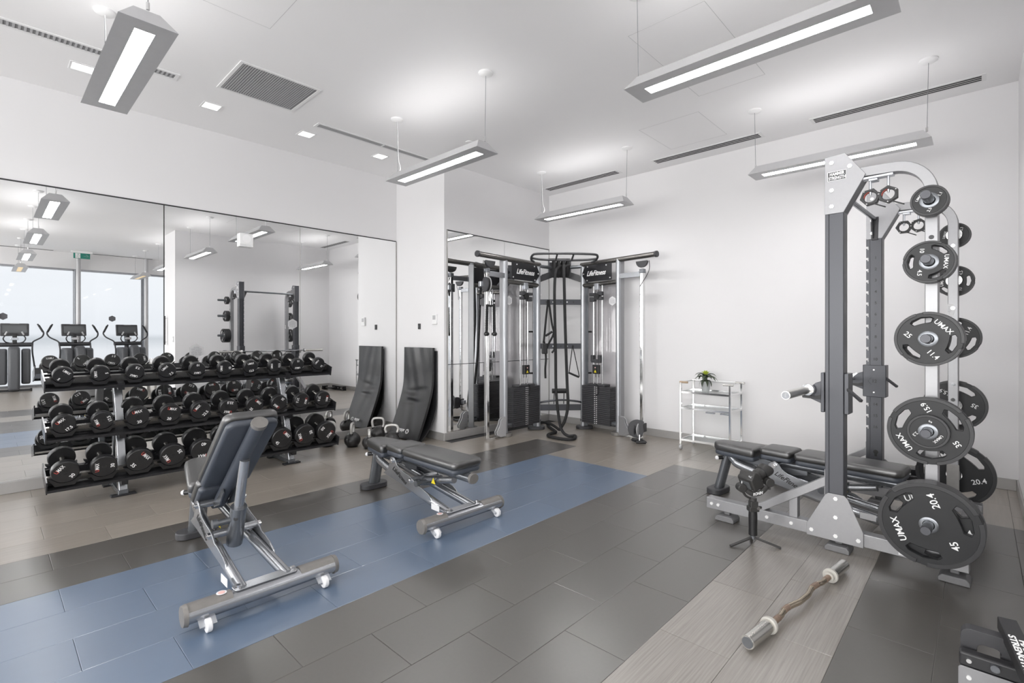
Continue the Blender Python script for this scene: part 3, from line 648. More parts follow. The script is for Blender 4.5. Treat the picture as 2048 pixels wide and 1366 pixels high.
def bench(loc, rz, label, incline, group='adjustable weight benches', yel=True, seat_up=0):
    t = thing('weight_bench', label, 'bench', loc, rz, group)
    # rear leg and foot
    G().tube([(-1.215, 0, .03), (-1.13, 0, .345)], .036, 18, ry=.052, up=(0, 1, 0)).mk('leg', 'frame_grey', t, smooth=True)
    G().prism(rrect(.13, .24, .06, 6), .045, (-1.22, 0, 0), (1, 0, 0), (0, 1, 0)).mk('rear_foot', 'stack_grey', t, bev=.008)
    # diverging rails
    for s_ in (-1, 1):
        pts = smooth_pts([(-1.105, s_*.030, .345), (-1.06, s_*.045, .305), (-.98, s_*.060, .272), (-.5, s_*.088, .178), (.0, s_*.108, .098)], 5)
        G().tube(pts, .034, 16, ry=.025, up=(0, 1, 0)).mk('rail', 'frame_silver', t, smooth=True)
        # side bracket plates
        o = [(-.86, .222), (-.787, .268), (-.766, .32), (-.762, .35), (-.745, .366), (-.72, .373), (-.695, .366), (-.68, .35), (-.66, .32), (-.628, .301), (-.558, .281), (-.483, .266), (-.435, .246), (-.399, .220), (-.341, .211), (-.261, .189), (-.215, .165), (-.198, .130), (-.36, .145), (-.56, .18), (-.72, .205)]
        b_ = G().prism(o, .009, (0, s_*.118+.0045, 0), (1, 0, 0), (0, 0, 1)).mk('side_bracket', 'frame_silver', t, bev=.002, seg=1)
        for bx_, bz_ in ((-.72, .345), (-.47, .240)): G().cyl((bx_, s_*.112, bz_), (bx_, s_*.136, bz_), .018, n=6 if 0 else 16).cyl((bx_, s_*.112, bz_), (bx_, s_*.142, bz_), .009).mk('pivot_bolt', 'chrome', b_, smooth=True)
        ux = V((.89, 0, -.41)) if s_ < 0 else V((-.89, 0, .41)); uy = V((.41, 0, .89))
        G().text('LifeFitness', .036, (-.615, s_*.1245, .248), ux, uy, .0007, .35, .012, width=.20).mk('lettering', 'text_black', b_)
    G().cyl((-.72, -.11, .345), (-.72, .11, .345), .021).mk('pivot_tube', 'frame_silver', t, smooth=True)
    G().cyl((-.47, -.11, .240), (-.47, .11, .240), .021).mk('pivot_tube', 'frame_silver', t, smooth=True)
    # front stabiliser
    st = G().tube([(0, -.345, .079), (0, .345, .079)], .047, 24, ry=.041, up=(0, 0, 1)).mk('stabilizer', 'frame_silver', t, smooth=True)
    for s_ in (-1, 1):
        G().tube([(0, s_*.343, .079), (0, s_*.362, .079)], [.050, .046], 24, up=(0, 0, 1)).mk('end_cap', 'cap_grey', st, smooth=True)
        G().tube([(-.004, s_*.16, .083), (-.004, s_*.342, .083)], .0475, 24, ry=.0425, up=(0, 0, 1)).mk('rubber_guard', 'cap_grey', st, smooth=True)
        wh = G().cyl((.062, s_*.272-.012, .031), (.062, s_*.272+.012, .031), .030, n=24).mk('wheel', 'wheel_white', t, bev=.004, smooth=True)
        G().cyl((.062, s_*.272-.017, .031), (.062, s_*.272+.017, .031), .010).mk('hub', 'chrome', wh, smooth=True)
        G().bar((.03, s_*.272-.018, .055), (.066, s_*.272-.018, .030), .005, .034, (0, 1, 0)).bar((.03, s_*.272+.018, .055), (.066, s_*.272+.018, .030), .005, .034, (0, 1, 0)).mk('wheel_fork', 'zinc', t)
    G().prism(rrect(.07, .30, .02), .006, (-.008, 0, .119), (1, 0, 0), (0, 1, 0)).mk('mount_plate', 'frame_silver', st, bev=.002, seg=1)
    for s_ in (-1, 1): G().cyl((.0, s_*.13, .12), (.0, s_*.13, .14), .012, n=8).mk('bolt', 'chrome', st)
    G().lathe([(.022, 0), (.022, .001)], (-.005, -.20, .1255), (0, 0, 1)).mk('round_decal', 'sticker', st); G().lathe([(.015, 0), (.015, .001)], (-.005, -.20, .1265), (0, 0, 1)).mk('decal_print', 'pink_print', st)
    G().bx(-.16, -.07, -.158, -.155, .11, .15).mk('care_label', 'sticker', t)
    # seat
    xs = Xf((-.84, 0, .335), -seat_up)
    o = pad_poly(-.40, -.03, .088, .132, .075, .025)
    build_pad('seat', t, o, .038, .105, xs); build_pad('seat_shell', t, [(a*.97-.004, b*.93) for a, b in o], .0, .045, xs, 'pad_shell')
    G().bar(xs((-.30, 0, -.012)), xs((.06, 0, -.012)), .06, .05, (0, 1, 0)).mk('seat_tube', 'frame_grey', t, bev=.008)
    # seat adjust lever with pale knob
    G().tube(smooth_pts([(-1.13, 0, .31), (-1.14, -.03, .315), (-1.155, -.045, .315), (-1.17, -.055, .31)], 4), .011, 10).mk('lever', 'frame_grey', t, smooth=True)
    G().tube([(-1.16, -.05, .3125), (-1.185, -.077, .31)], .016, 12).mk('lever_grip', 'black_plastic', t, smooth=True); G().ball((-1.189, -.081, .309), .017).mk('lever_knob', 'wheel_white', t, smooth=True)
    # back: pivoting beam with two pads
    xb = Xf((-.72, 0, .345), incline)
    G().tube([xb((-.02, 0, .0)), xb((.82, 0, .0))], .034, 18, ry=.036, up=(0, 1, 0)).mk('back_tube', 'pad_shell' if incline else 'frame_grey', t, smooth=True)
    G().tube([xb((.815, 0, 0)), xb((.838, 0, 0))], [.038, .034], 20, ry=.040, up=(0, 1, 0)).mk('end_cap', 'cap_grey', t, smooth=True)
    o1 = pad_poly(-.115, .115, .122, .130, .03, .03); o2 = pad_poly(.135, .785, .135, .135, .03, .045)
    for nm, oo in (('lower_back_pad', o1), ('back_pad', o2)):
        p_ = build_pad(nm, t, oo, .064, .118, xb); build_pad('pad_shell', p_, [(sum(q[0] for q in oo)/len(oo)+(a-sum(q[0] for q in oo)/len(oo))*.975, b*.95) for a, b in oo], .028, .070, xb, 'pad_shell')
    # telescopic strut
    top = xb((.52, 0, -.03)) if incline else xb((.62, 0, -.05)); bot = V((-.475, 0, .165)) if incline else V((-.53, 0, .20)); mid = bot+(top-bot)*(.45 if incline else .62)
    G().tube([bot, mid], .042 if incline else .036, 20).mk('strut_sleeve', 'frame_grey', t, smooth=True)
    G().tube([mid-(top-bot)*.02, top], .025, 20).mk('strut_rod', 'frame_silver', t, smooth=True)
    pin = bot+(top-bot)*.30
    G().cyl(pin, pin+V((0, -.105, 0)), .017).cyl(pin+V((0, -.10, 0)), pin+V((0, -.125, 0)), .024).mk('pop_pin', 'frame_grey', t, smooth=True)
    g = G(); g.prism([(.0, -.03), (.10, -.07), (.20, -.05), (.20, -.02), (.0, -.02)], .008, xb((0, .04, 0)), xb((1, 0, 0))-xb((0, 0, 0)), xb((0, 0, 1))-xb((0, 0, 0))); g.prism([(.0, -.03), (.10, -.07), (.20, -.05), (.20, -.02), (.0, -.02)], .008, xb((0, -.032, 0)), xb((1, 0, 0))-xb((0, 0, 0)), xb((0, 0, 1))-xb((0, 0, 0)))
    g.mk('quadrant_plate', 'frame_grey', t)
    o = (top+bot)/2 if not incline else V((-.60, 0, .25))
    g = G(); yy = -.048; g.prism([(-.025, 0), (.025, 0), (0, .045)], .001, o+V((.03, yy, -.01)), (1, 0, 0), (0, 0, 1)); g.mk('warning_label', 'yellow', t)
    if incline: G().lathe([(.012, 0), (.012, .003)], mid-(top-bot)*.12+V((.036, -.02, 0)), (1, -.5, 0), 16).mk('adjust_hole', 'dark_slot', t)
    return t
bench((-2.59, .962, 0), R(-.3), 'adjustable bench with backrest raised, nearest, on the blue flooring', R(40.8), seat_up=R(13))
bench((-2.653, 2.312, 0), R(-1.3), 'adjustable bench lying flat on the blue flooring', 0)
bench((-.41, 4.16, 0), R(-6), 'adjustable bench lying flat inside the power rack', 0)
# ================================================================ POWER RACK
RO = V((-1.470, 3.653, 0)); RZ = R(-2.62)
rack = thing('power_rack', 'tall silver and charcoal half rack with plate storage by the right wall', 'rack', RO, RZ)
def rk_(g, name, mt, par=None, **k): return g.mk(name, mt, par or rack, **k)
RT = 1.27
for t0, far in ((0, 0), (RT-.075, 1)):
    rl = rk_(G().bx(0, 1.43, t0, t0+.075, .065, .142), 'base_rail', 'rack_silver', bev=.004)
    for s_ in (.02, .068, .40, .55):
        y_ = t0-.001 if not far else t0-.001
        G().cyl((s_+.02, t0+.002, .104), (s_+.02, t0-.008, .104), .011, n=8).mk('bolt', 'bolt_white', rl, smooth=True)
    for s_ in (.09, .47, 1.32): rk_(G().prism([(-.066, 0), (.066, 0), (.066, .022), (.05, .040), (-.05, .040), (-.066, .022)], .12, (s_+(.36 if s_ == .47 else .05), t0+.092, 0), (1, 0, 0), (0, 0, 1)).bx(s_+(.36 if s_ == .47 else .05)-.02, s_+(.36 if s_ == .47 else .05)+.02, t0+.02, t0+.06, .04, .066), 'levelling_foot', 'foot_grey', bev=.006)
    G().bx(1.13, 1.21, t0-.0015, t0, .075, .11).mk('rating_label', 'sticker', rl)
# rear and inner cross members
rk_(G().bx(1.335, 1.41, .075, RT-.075, .07, .14), 'cross_member', 'rack_silver', bev=.004)
for t0, sg in ((.0, 1), (RT-.095, -1)):
    inner = t0+.095 if sg > 0 else t0; outer = t0 if sg > 0 else t0+.095
    up = rk_(G().bx(.782, .862, t0, t0+.095, .142, 2.43), 'upright', 'rack_charcoal', bev=.006)
    # flanges in front of the post: smooth outside, notched inside
    rk_(G().bx(.762, .784, outer-(0 if sg > 0 else .012), outer+(.012 if sg > 0 else 0), .16, 2.42), 'outer_flange', 'rack_charcoal', bev=.003, seg=1)
    o = [(.784, .16), (.784, 2.10), (.760, 2.10)]
    for n_ in range(-1, 17):
        z = 1.942-.0884*(n_-1)
        if z > 2.08: continue
        o += [(.760, z+.006), (.775, z+.006), (.775, z-.022), (.767, z-.022), (.767, z-.012), (.760, z-.012)]
    o += [(.760, .16)]
    nf = rk_(G().prism(o, .012, (0, inner-(0 if sg > 0 else -.012), 0), (1, 0, 0), (0, 0, 1)), 'notched_flange', 'rack_charcoal')
    ux = V((1, 0, 0)) if sg < 0 else V((-1, 0, 0))
    yy = inner-.0006*(1 if sg < 0 else -1)
    g = G()
    for n_ in range(1, 17):
        if n_ in (11, 12, 13): continue
        g.text(str(n_), .022, (.822, yy, 1.942-.0884*(n_-1)), ux, (0, 0, 1), .0004, 0, .01)
    g.mk('number_marks', 'text_black', up)
    if sg < 0: G().cyl((.822, yy, .42), (.822, yy-.001, .42), .016).bx(.814, .830, yy-.001, yy, .385, .42).mk('keyhole', 'text_black', up)
    # swept head: charcoal body with silver gusset plates both sides
    prof = [(.762, 2.09), (.862, 2.09), (.975, 2.30), (.870, 2.452), (.762, 2.446)]
    rk_(G().prism([(a-.004 if a > .8 else a, b-.004) for a, b in prof], .085, (0, t0+.09, 0), (1, 0, 0), (0, 0, 1)), 'head_body', 'rack_charcoal')
    for yq in (t0-.006, t0+.095):
        gp = rk_(G().prism(prof, .006, (0, yq+.006, 0), (1, 0, 0), (0, 0, 1)), 'gusset_plate', 'rack_silver', bev=.0015, seg=1)
        yb = yq if yq < t0 else yq+.006; dy = -.006 if yq < t0 else .006
        g = G()
        for a, b in ((.80, 2.405), (.80, 2.235), (.80, 2.135), (.895, 2.365)): g.cyl((a, yb, b), (a, yb+dy, b), .0135, n=6)
        g.mk('bolt', 'bolt_white', gp)
        if yq < t0 and sg > 0:
            G().bx(.778, .878, yb-.002, yb, 2.292, 2.350).mk('name_plate', 'stack_grey', gp)
            G().bx(.778, .878, yb-.0026, yb-.002, 2.292, 2.2945).bx(.778, .878, yb-.0026, yb-.002, 2.3475, 2.350).bx(.778, .7805, yb-.0026, yb-.002, 2.292, 2.35).bx(.8755, .878, yb-.0026, yb-.002, 2.292, 2.35).mk('name_plate_border', 'text_white', gp)
            G().text('HAMMER', .020, (.829, yb-.0022, 2.334), (1, 0, 0), (0, 0, 1), .0008, 0, .028, width=.078).mk('lettering', 'text_white', gp)
            G().text('STRENGTH', .020, (.829, yb-.0022, 2.309), (1, 0, 0), (0, 0, 1), .0008, 0, .028, width=.090).mk('lettering', 'text_white', gp)
    # base gusset
    for yq in ((t0-.012,) if sg > 0 else (t0+.101,)):
        gp = rk_(G().prism([(.663, .062), (.965, .062), (.965, .150), (.885, .335), (.868, .352), (.782, .352), (.765, .338), (.663, .135)], .006, (0, yq+.006, 0), (1, 0, 0), (0, 0, 1)), 'base_gusset', 'rack_silver', bev=.0015, seg=1)
        g = G()
        for a, b in ((.822, .325), (.822, .21), (.822, .095), (.69, .10), (.94, .10)): g.cyl((a, yq, b), (a, yq-.006, b), .0125, n=6)
        g.mk('bolt', 'bolt_white', gp)
    # front diagonal brace and stub
    rk_(G().bar((.33, t0+.047, .125), (.775, t0+.047, .425), .05, .075, (0, 1, 0)), 'diagonal_brace', 'rack_silver', bev=.004)
    rk_(G().bx(.755, .765, t0+.01, t0+.085, .33, .49), 'brace_flange', 'rack_silver', bev=.002, seg=1)
    rk_(G().bx(.55, .60, t0+.02, t0+.075, .14, .28), 'brace_stub', 'rack_silver', bev=.003)
    # storage arch: flattened square tube swept up and over
    ty = .04 if sg > 0 else RT-.04
    pts = [(.93, 2.318), (1.10, 2.312)]+[(a, b) for a, b in arc(1.10, 2.137, .175, 90, 0, 10)][1:]+[(1.275, .142)]
    g = G(); rings = []
    for i, p in enumerate(pts):
        a = V((*pts[max(i-1, 0)], 0)); b = V((*pts[min(i+1, len(pts)-1)], 0)); d = (b-a).normalized(); nr = V((-d.y, d.x, 0))
        rings.append([g.v((p[0]+nr.x*q*.029, ty+k*.036, p[1]+nr.y*q*.029)) for q, k in ((1, -1), (1, 1), (-1, 1), (-1, -1))])
    for a, b in zip(rings, rings[1:]):
        for i in range(4): g.b.faces.new((a[i], a[(i+1) % 4], b[(i+1) % 4], b[i]))
    g.b.faces.new(rings[0]); g.b.faces.new(rings[-1])
    ar = rk_(g, 'storage_arch', 'rack_silver', bev=.005)
    if sg < 0:
        G().prism([(-.02, -.045), (.012, -.045), (.024, 0), (.012, .045), (-.02, .045)], .001, (1.262, ty-.0365, 1.515), (1, 0, 0), (0, 0, 1)).mk('notice_decal', 'sticker', ar)
        G().text('N\nIT\nND\nE', .06, (1.255, ty-.0382, 1.515), (1, 0, 0), (0, 0, 1), .0003, width=.014).mk('notice_print', 'vent_grey', ar)
        for z in (1.98, 1.86, 1.53, .98, .87): G().cyl((1.275, ty-.036, z), (1.275, ty-.046, z), .013, n=8).mk('bolt', 'chrome', ar)
        G().bx(1.24, 1.31, ty-.048, ty-.036, .16, .405).mk('bumper_block', 'bumper', ar, bev=.004)
    else: G().lathe([(.012, 0), (.012, .002), (.006, .002)], (1.275, ty-.036, 1.88), (0, -1, 0), 16).mk('grommet', 'stack_grey', ar)
    # horns
    dr = -1 if sg > 0 else 1; y0 = ty+dr*.036
    for z in (2.07, 1.735, 1.318, .822, .315):
        e_ = .23
        h = rk_(G().cyl((1.275, y0-dr*.002, z), (1.275, y0+dr*e_, z), .0235, n=24), 'storage_horn', 'frame_grey', smooth=True)
        G().cyl((1.275, y0+dr*e_, z), (1.275, y0+dr*(e_+.008), z), .0235, .021, n=24).mk('horn_cap', 'rack_charcoal', h, smooth=True)
        G().cyl((1.275, y0, z), (1.275, y0+dr*.006, z), .045, n=24).mk('horn_collar', 'chrome', h, smooth=True)
    # J-cups
    zc = .975
    jb = rk_(G().bx(.742, .888, *((t0+.099, t0+.107) if sg > 0 else (t0-.012, t0-.004)), zc-.125, zc+.125).bx(.864, .888, *((t0+.0, t0+.099) if sg > 0 else (t0-.004, t0+.095)), zc-.125, zc+.125).bx(.738, .758, *((t0+.0, t0+.099) if sg > 0 else (t0-.004, t0+.095)), zc-.125, zc+.125), 'hook_carriage', 'rack_charcoal', bev=.004)
    G().bar((.880, t0+.01, zc+.03), (.965, t0-.06, zc-.03), .018, .018).mk('release_lever', 'stack_grey', jb, bev=.004)
    G().prism([(.755, -.085), (.75, .075), (.70, .055), (.64, .0), (.635, -.02), (.66, -.045)], .012, (0, t0+.055, zc), (1, 0, 0), (0, 0, 1)).mk('hook_gusset', 'rack_charcoal', jb, bev=.002, seg=1)
    G().prism([(.755, .02), (.70, .0), (.64, .0), (.628, .04), (.618, .04), (.628, -.015), (.70, -.018), (.755, -.018)], .05, (0, t0+.075, zc-.03), (1, 0, 0), (0, 0, 1)).mk('hook_lip', 'black_plastic', jb)
    if sg < 0:
        G().text('12', .024, (.818, t0-.0125, zc), (1, 0, 0), (0, 0, 1), .0004, 0, .01).bar((.795, t0-.0126, zc+.028), (.775, t0-.0126, zc), .001, .003, (0, 1, 0)).bar((.795, t0-.0126, zc-.028), (.775, t0-.0126, zc), .001, .003, (0, 1, 0)).mk('position_mark', 'text_black', jb)
        G().cyl((.812, t0-.012, zc+.088), (.812, t0-.015, zc+.088), .006).cyl((.812, t0-.012, zc-.088), (.812, t0-.015, zc-.088), .006).mk('rivet', 'bolt_white', jb)
# pull-up bar
rk_(G().cyl((.815, .101, 2.245), (.815, RT-.101, 2.245), .0165, n=20), 'pull_up_bar', 'frame_grey', smooth=True)
for yq, dd in ((.101, 1), (RT-.101, -1)): rk_(G().prism([(.795, 2.08), (.838, 2.08), (.842, 2.26), (.79, 2.26)], .006, (0, yq+(.006 if dd > 0 else 0), 0), (1, 0, 0), (0, 0, 1)).prism([(0, 2.09), (.02, 2.10), (.075, 2.235), (.075, 2.26), (0, 2.26)], .006, (.812, yq, 0), (0, dd, 0), (0, 0, 1)), 'bar_bracket', 'stack_grey', bev=.003)
# collar hangers
for t0 in (.04, RT-.04):
    hg = rk_(G().bx(.945, 1.105, t0-.036, t0+.02, 2.268, 2.282).bx(.985, 1.03, t0-.03, t0+.03, 2.255, 2.268), 'collar_hanger', 'zinc', bev=.002, seg=1)
    for s_ in (.992, 1.079): G().cyl((s_, t0-.01, 2.27), (s_, t0-.01, 2.185), .007).cyl((s_, t0-.01, 2.195), (s_, t0-.01, 2.172), .010, .004).mk('hanger_pin', 'zinc', hg, smooth=True)
def rw(s_, t_, z): c, q = math.cos(RZ), math.sin(RZ); return V((RO.x+s_*c-t_*q, RO.y+s_*q+t_*c, z))
def collar(s_, t_, z, label, spin):
    t = thing('barbell_collar', label, 'collar', rw(s_, t_, z), RZ, 'lock-jaw collars hanging on the rack')
    ro = [(.052*math.cos(R(a)), .052*math.sin(R(a))) for a in range(spin, spin+360, 60)]
    ri = [(.033*math.cos(R(a)), .033*math.sin(R(a))) for a in range(0, 360, 20)]
    G().prism(ro, .036, (0, .018, -.012), (1, 0, 0), (0, 0, 1), holes=[ri]).mk('clamp_body', 'black_plastic', t, bev=.003)
    lin = [(.0345*math.cos(R(a)), .0345*math.sin(R(a))) for a in range(0, 360, 20)]; li2 = [(.0315*math.cos(R(a)), .0315*math.sin(R(a))) for a in range(0, 360, 20)]
    G().prism(lin, .030, (0, .015, -.012), (1, 0, 0), (0, 0, 1), holes=[li2]).mk('lining', 'stack_grey', t)
    ra_ = [(.0325*math.cos(R(a)), .0325*math.sin(R(a))) for a in range(95, 186, 10)]+[(.0295*math.cos(R(a)), .0295*math.sin(R(a))) for a in range(185, 94, -10)]
    if 'red' in label: G().prism(ra_, .028, (0, .014, -.012), (1, 0, 0), (0, 0, 1)).mk('red_liner', 'red_lining', t)
    G().bar((.02, -.012, -.055), (.075, -.02, -.085), .02, .007).mk('lever', 'black_plastic', t, bev=.002)
    for a in range(spin, spin+360, 120): G().ball((.044*math.cos(R(a)), -.019, -.012+.044*math.sin(R(a))), .0055, n=8).mk('rivet', 'chrome', t, smooth=True)
    return t
collar(.992, .03, 2.173, 'black collar with red liner, left on the near hanger', 10)
collar(1.079, .03, 2.173, 'black collar with red liner, right on the near hanger', 30)
collar(.992, RT-.05, 2.173, 'black collar, left on the far hanger', 0)
collar(1.079, RT-.05, 2.173, 'black collar on the far hanger, half behind the small top plate', 15)
# barbell on the hooks
bb = thing('barbell', 'straight steel barbell resting across the rack hooks', 'barbell', rw(.665, .68, .985), RZ)
G().cyl((0, -.655, 0), (0, .655, 0), .014, n=20).mk('shaft', 'frame_silver', bb, smooth=True)
for s_ in (-1, 1):
    sl = G().cyl((0, s_*.67, 0), (0, s_*1.10, 0), .025, n=24).mk('sleeve', 'satin_chrome', bb, smooth=True)
    G().cyl((0, s_*.655, 0), (0, s_*.685, 0), .038, n=28).mk('flange', 'chrome', sl, smooth=True, bev=.003)
    G().cyl((0, s_*1.10, 0), (0, s_*1.103, 0), .021, n=24).mk('end_disc', 'chrome', sl, smooth=True); G().text('S', .02, (0, s_*1.1035, 0), (1, 0, 0), (0, 0, 1), .0005).mk('end_mark', 'vent_grey', sl)
# weight plates
def plate(D, th, loc, face, spin, label, texts, grips=3, group='weight plates on the rack'):
    t = thing('weight_plate', label, 'plate', loc, RZ, group); r = D/2
    sg = -1 if face < 0 else 1
    ux = V((1, 0, 0)) if sg < 0 else V((-1, 0, 0)); uz = V((0, 0, 1)); nn_ = ux.cross(uz)
    q = R(spin); eu = ux*math.cos(q)+uz*math.sin(q); ev = -ux*math.sin(q)+uz*math.cos(q)
    bore = [(.0262*math.cos(R(a)), .0262*math.sin(R(a))) for a in range(0, 360, 15)]
    holes = [bore]
    if grips:
        for k in range(grips):
            a0 = 30+120*k; ha = 25; r0, r1 = r*.60, r*.80; h = []
            for a, rr in [(a0-ha, r0*1.05), (a0-ha*.5, r0), (a0, r0*.985), (a0+ha*.5, r0), (a0+ha, r0*1.05), (a0+ha*1.08, r1*.95), (a0+ha*.8, r1), (a0, r1*1.02), (a0-ha*.8, r1), (a0-ha*1.08, r1*.95)]:
                h.append((rr*math.cos(R(a)), rr*math.sin(R(a))))
            holes.append(h)
    outl = [(r*.985*math.cos(R(a)), r*.985*math.sin(R(a))) for a in range(0, 360, 6)]
    G().prism(outl, th, (0, -nn_.y*th/2, 0), eu, ev, holes=holes).mk('disc', 'plate_rubber', t, bev=.0025 if D > .2 else .0015, seg=1)
    # raised outer rim with three breaks
    rim = G()
    segs = [(a+6, a+114) for a in (30, 150, 270)] if grips else [(0, 360)]
    if grips:
        for a0, a1 in segs:
            p = [(r*math.cos(R(a)), r*math.sin(R(a))) for a in [a0+(a1-a0)*i/24 for i in range(25)]]+[(r*.90*math.cos(R(a)), r*.90*math.sin(R(a))) for a in [a1-(a1-a0)*i/24 for i in range(25)]]
            rim.prism(p, th+.006, (0, -nn_.y*(th/2+.003), 0), eu, ev)
    else:
        p = [(r*math.cos(R(a)), r*math.sin(R(a))) for a in range(0, 360, 6)]; p2 = [(r*.86*x/r, r*.86*y/r) for x, y in p]
        rim.prism(p, th+.005, (0, -nn_.y*(th/2+.0025), 0), eu, ev, holes=[p2])
    rim.mk('rim', 'plate_ring', t, bev=.0015, seg=1)
    a = V((0, sg, 0)) 
    G().lathe([(.0265, -th/2-.002), (.042, -th/2-.002), (.042, th/2+.002), (.036, th/2+.004), (.0265, th/2+.004), (.0265, -th/2-.002)], (0, 0, 0), a, 28, cap=False).mk('hub_ring', 'frame_grey', t, smooth=True)
    for tx, ang, rad, h, rot in texts:
        c = eu*math.cos(R(ang))*rad*r+ev*math.sin(R(ang))*rad*r+nn_*(th/2+.0004)
        b_ = R(rot); tu = eu*math.cos(b_)+ev*math.sin(b_); tv = -eu*math.sin(b_)+ev*math.cos(b_)
        G().text(tx, h*r, c, tu, tv, .0008, 0, .012).mk('lettering', 'text_white', t)
    return t
TX3 = lambda a, b, h=.165: [('UMAX', 90, .62, h, 0), (a, 210, .60, h*1.05, 0), (b, 330, .60, h*1.05, 0)]
# (horn z, near side) front plates and the plates behind them
def on_horn(D, th, depth, z, near, spin, lb, txt, grips=3):
    y = (.004-depth-th/2) if near else (RT-.004+depth+th/2)
    c = rw(1.275, y, z-(.024-.0262 if 0 else .002)); return plate(D, th, c, -1 if near else 1, spin, lb, txt, grips)
TS = lambda a, b: [('UMAX', 90, .60, .15, 0), (a, 210, .62, .17, 0), (b, 330, .62, .17, 0)]
on_horn(.165, .022, .065, 2.07, True, 60, 'smallest weight plate marked 2.5, on the top near horn', TS('2.5', '1.1'), 0)
on_horn(.165, .022, .035, 2.07, True, 10, 'small plate behind the 2.5 plate on the top near horn', TS('2.5', '1.1'), 0)
on_horn(.228, .030, .070, 1.735, True, -95, 'weight plate marked 10 and 4.5, on the second near horn', TX3('10', '4.5'))
on_horn(.228, .030, .032, 1.735, True, 30, 'plate behind the 10 plate on the second near horn', TX3('4.5', '10'))
on_horn(.292, .034, .105, 1.318, True, -45, 'weight plate marked 25 and 11.4, on the third near horn', TX3('25', '11.4'))
on_horn(.292, .034, .064, 1.318, True, 200, 'plate behind the 25 plate on the third near horn', TX3('25', '11.4'))
on_horn(.292, .034, .024, 1.318, True, 80, 'innermost of three plates on the third near horn', TX3('25', '11.4'))
on_horn(.362, .038, .078, .822, True, 125, 'weight plate marked 35 and 15.9, on the fourth near horn', [('UMAX', 90, .70, .14, 0), ('35', 210, .70, .14, 0), ('15.9', 330, .70, .14, 0)])
on_horn(.180, .022, .120, .822, True, -130, 'small plate marked 5 lying over the 35 plate', TS('5', '2.3'), 0)
on_horn(.450, .042, .072, .315, True, 112, 'largest weight plate marked 45 and 20.4, on the bottom near horn', TX3('45', '20.4', .145))
on_horn(.450, .042, .026, .315, True, 20, 'plate behind the 45 plate on the bottom near horn', TX3('45', '20.4', .145))
def far(D, th, depth, z, spin, lb, txt, grips=3):
    c = rw(1.275, RT-.004+depth+th/2, z-.002); return plate(D, th, c, -1, spin, lb, txt, grips)
far(.185, .024, .03, 2.07, 78, 'small plate marked 2.3 on the top far horn', TS('5', '2.3'), 0)
far(.225, .030, .03, 1.735, 88, 'weight plate marked 10 on the second far horn', TX3('10', '4.5'))
far(.300, .034, .03, 1.318, 65, 'dark weight plate on the third far horn', TX3('25', '11.4'))
far(.362, .038, .03, .822, 152, 'weight plate marked 35 on the fourth far horn', TX3('35', '15.9', .15))
far(.450, .042, .03, .315, 18, 'weight plate marked 20.4 on the bottom far horn', TX3('45', '20.4', .15))
# ================================================================ CURL BAR ON THE FLOOR
t = thing('curl_bar', 'short cambered curl bar with chrome sleeves lying on the pale strip of floor', 'barbell', (-.63, 2.75, 0))
O = (-.63, 2.75, 0)
A_, B_ = V((-.715, 2.21, .038)), V((-.560, 3.33, .038)); d = (B_-A_).normalized(); sd = V((-d.y, d.x, 0)); Lb = (B_-A_).length
def cb(u, s_, z=0): return A_+d*u+sd*s_+V((0, 0, z))
for u0, u1, sg in ((0, .200, 1), (Lb-.200, Lb, -1)):
    sl = G(O).cyl(cb(u0, 0), cb(u1, 0), .0285, n=28).mk('sleeve', 'satin_chrome', t, smooth=True)
    uf = u1 if sg > 0 else u0
    G(O).cyl(cb(uf-.010, 0), cb(uf+.010, 0), .037, n=32).mk('flange', 'cream_white', sl, smooth=True, bev=.003)
    G(O).cyl(cb(uf+sg*.012, 0), cb(uf+sg*.03, 0), .024, n=24).mk('inner_collar', 'cream_white', sl, smooth=True)
    ue = u0 if sg > 0 else u1
    G(O).cyl(cb(ue-sg*.0005, 0), cb(ue-sg*.003, 0), .023, n=24).mk('end_plug', 'frame_grey', sl, smooth=True)
pts = [cb(.19, 0), cb(.30, 0), cb(.36, .022, .006), cb(.46, -.024, .012), cb(.52, -.02, .012), cb(.56, -.012, .012), cb(.60, -.02, .012), cb(.66, -.024, .012), cb(.77, .022, .006), cb(.83, 0), cb(Lb-.19, 0)]
pts = [cb(.19, 0), cb(.31, .0), cb(.355, .007), cb(.41, .011), cb(.465, .004), cb(.51, -.004), cb(.565, -.005), cb(.62, -.004), cb(.665, .004), cb(.72, .011), cb(.775, .007), cb(.82, 0), cb(Lb-.19, 0)]
G(O).tube(smooth_pts(pts, 5), .0132, 16).mk('shaft', 'gold_steel', t, smooth=True)
for a, b in ((.205, .30), (.37, .43), (.70, .77), (.84, .93)):
    seg = [p for p in smooth_pts(pts, 8) if a <= (p-A_).dot(d) <= b]
    G(O).tube(seg, .0141, 16).mk('knurled_grip', 'rusty_grip', t, smooth=True)
# ================================================================ CAMERA ON GIMBAL
t = thing('camera_gimbal', 'black camera on a handheld gimbal standing on a mini tripod', 'camera', (-1.052, 3.352, 0), R(43.3)); t.scale = (.96, .96, .93)
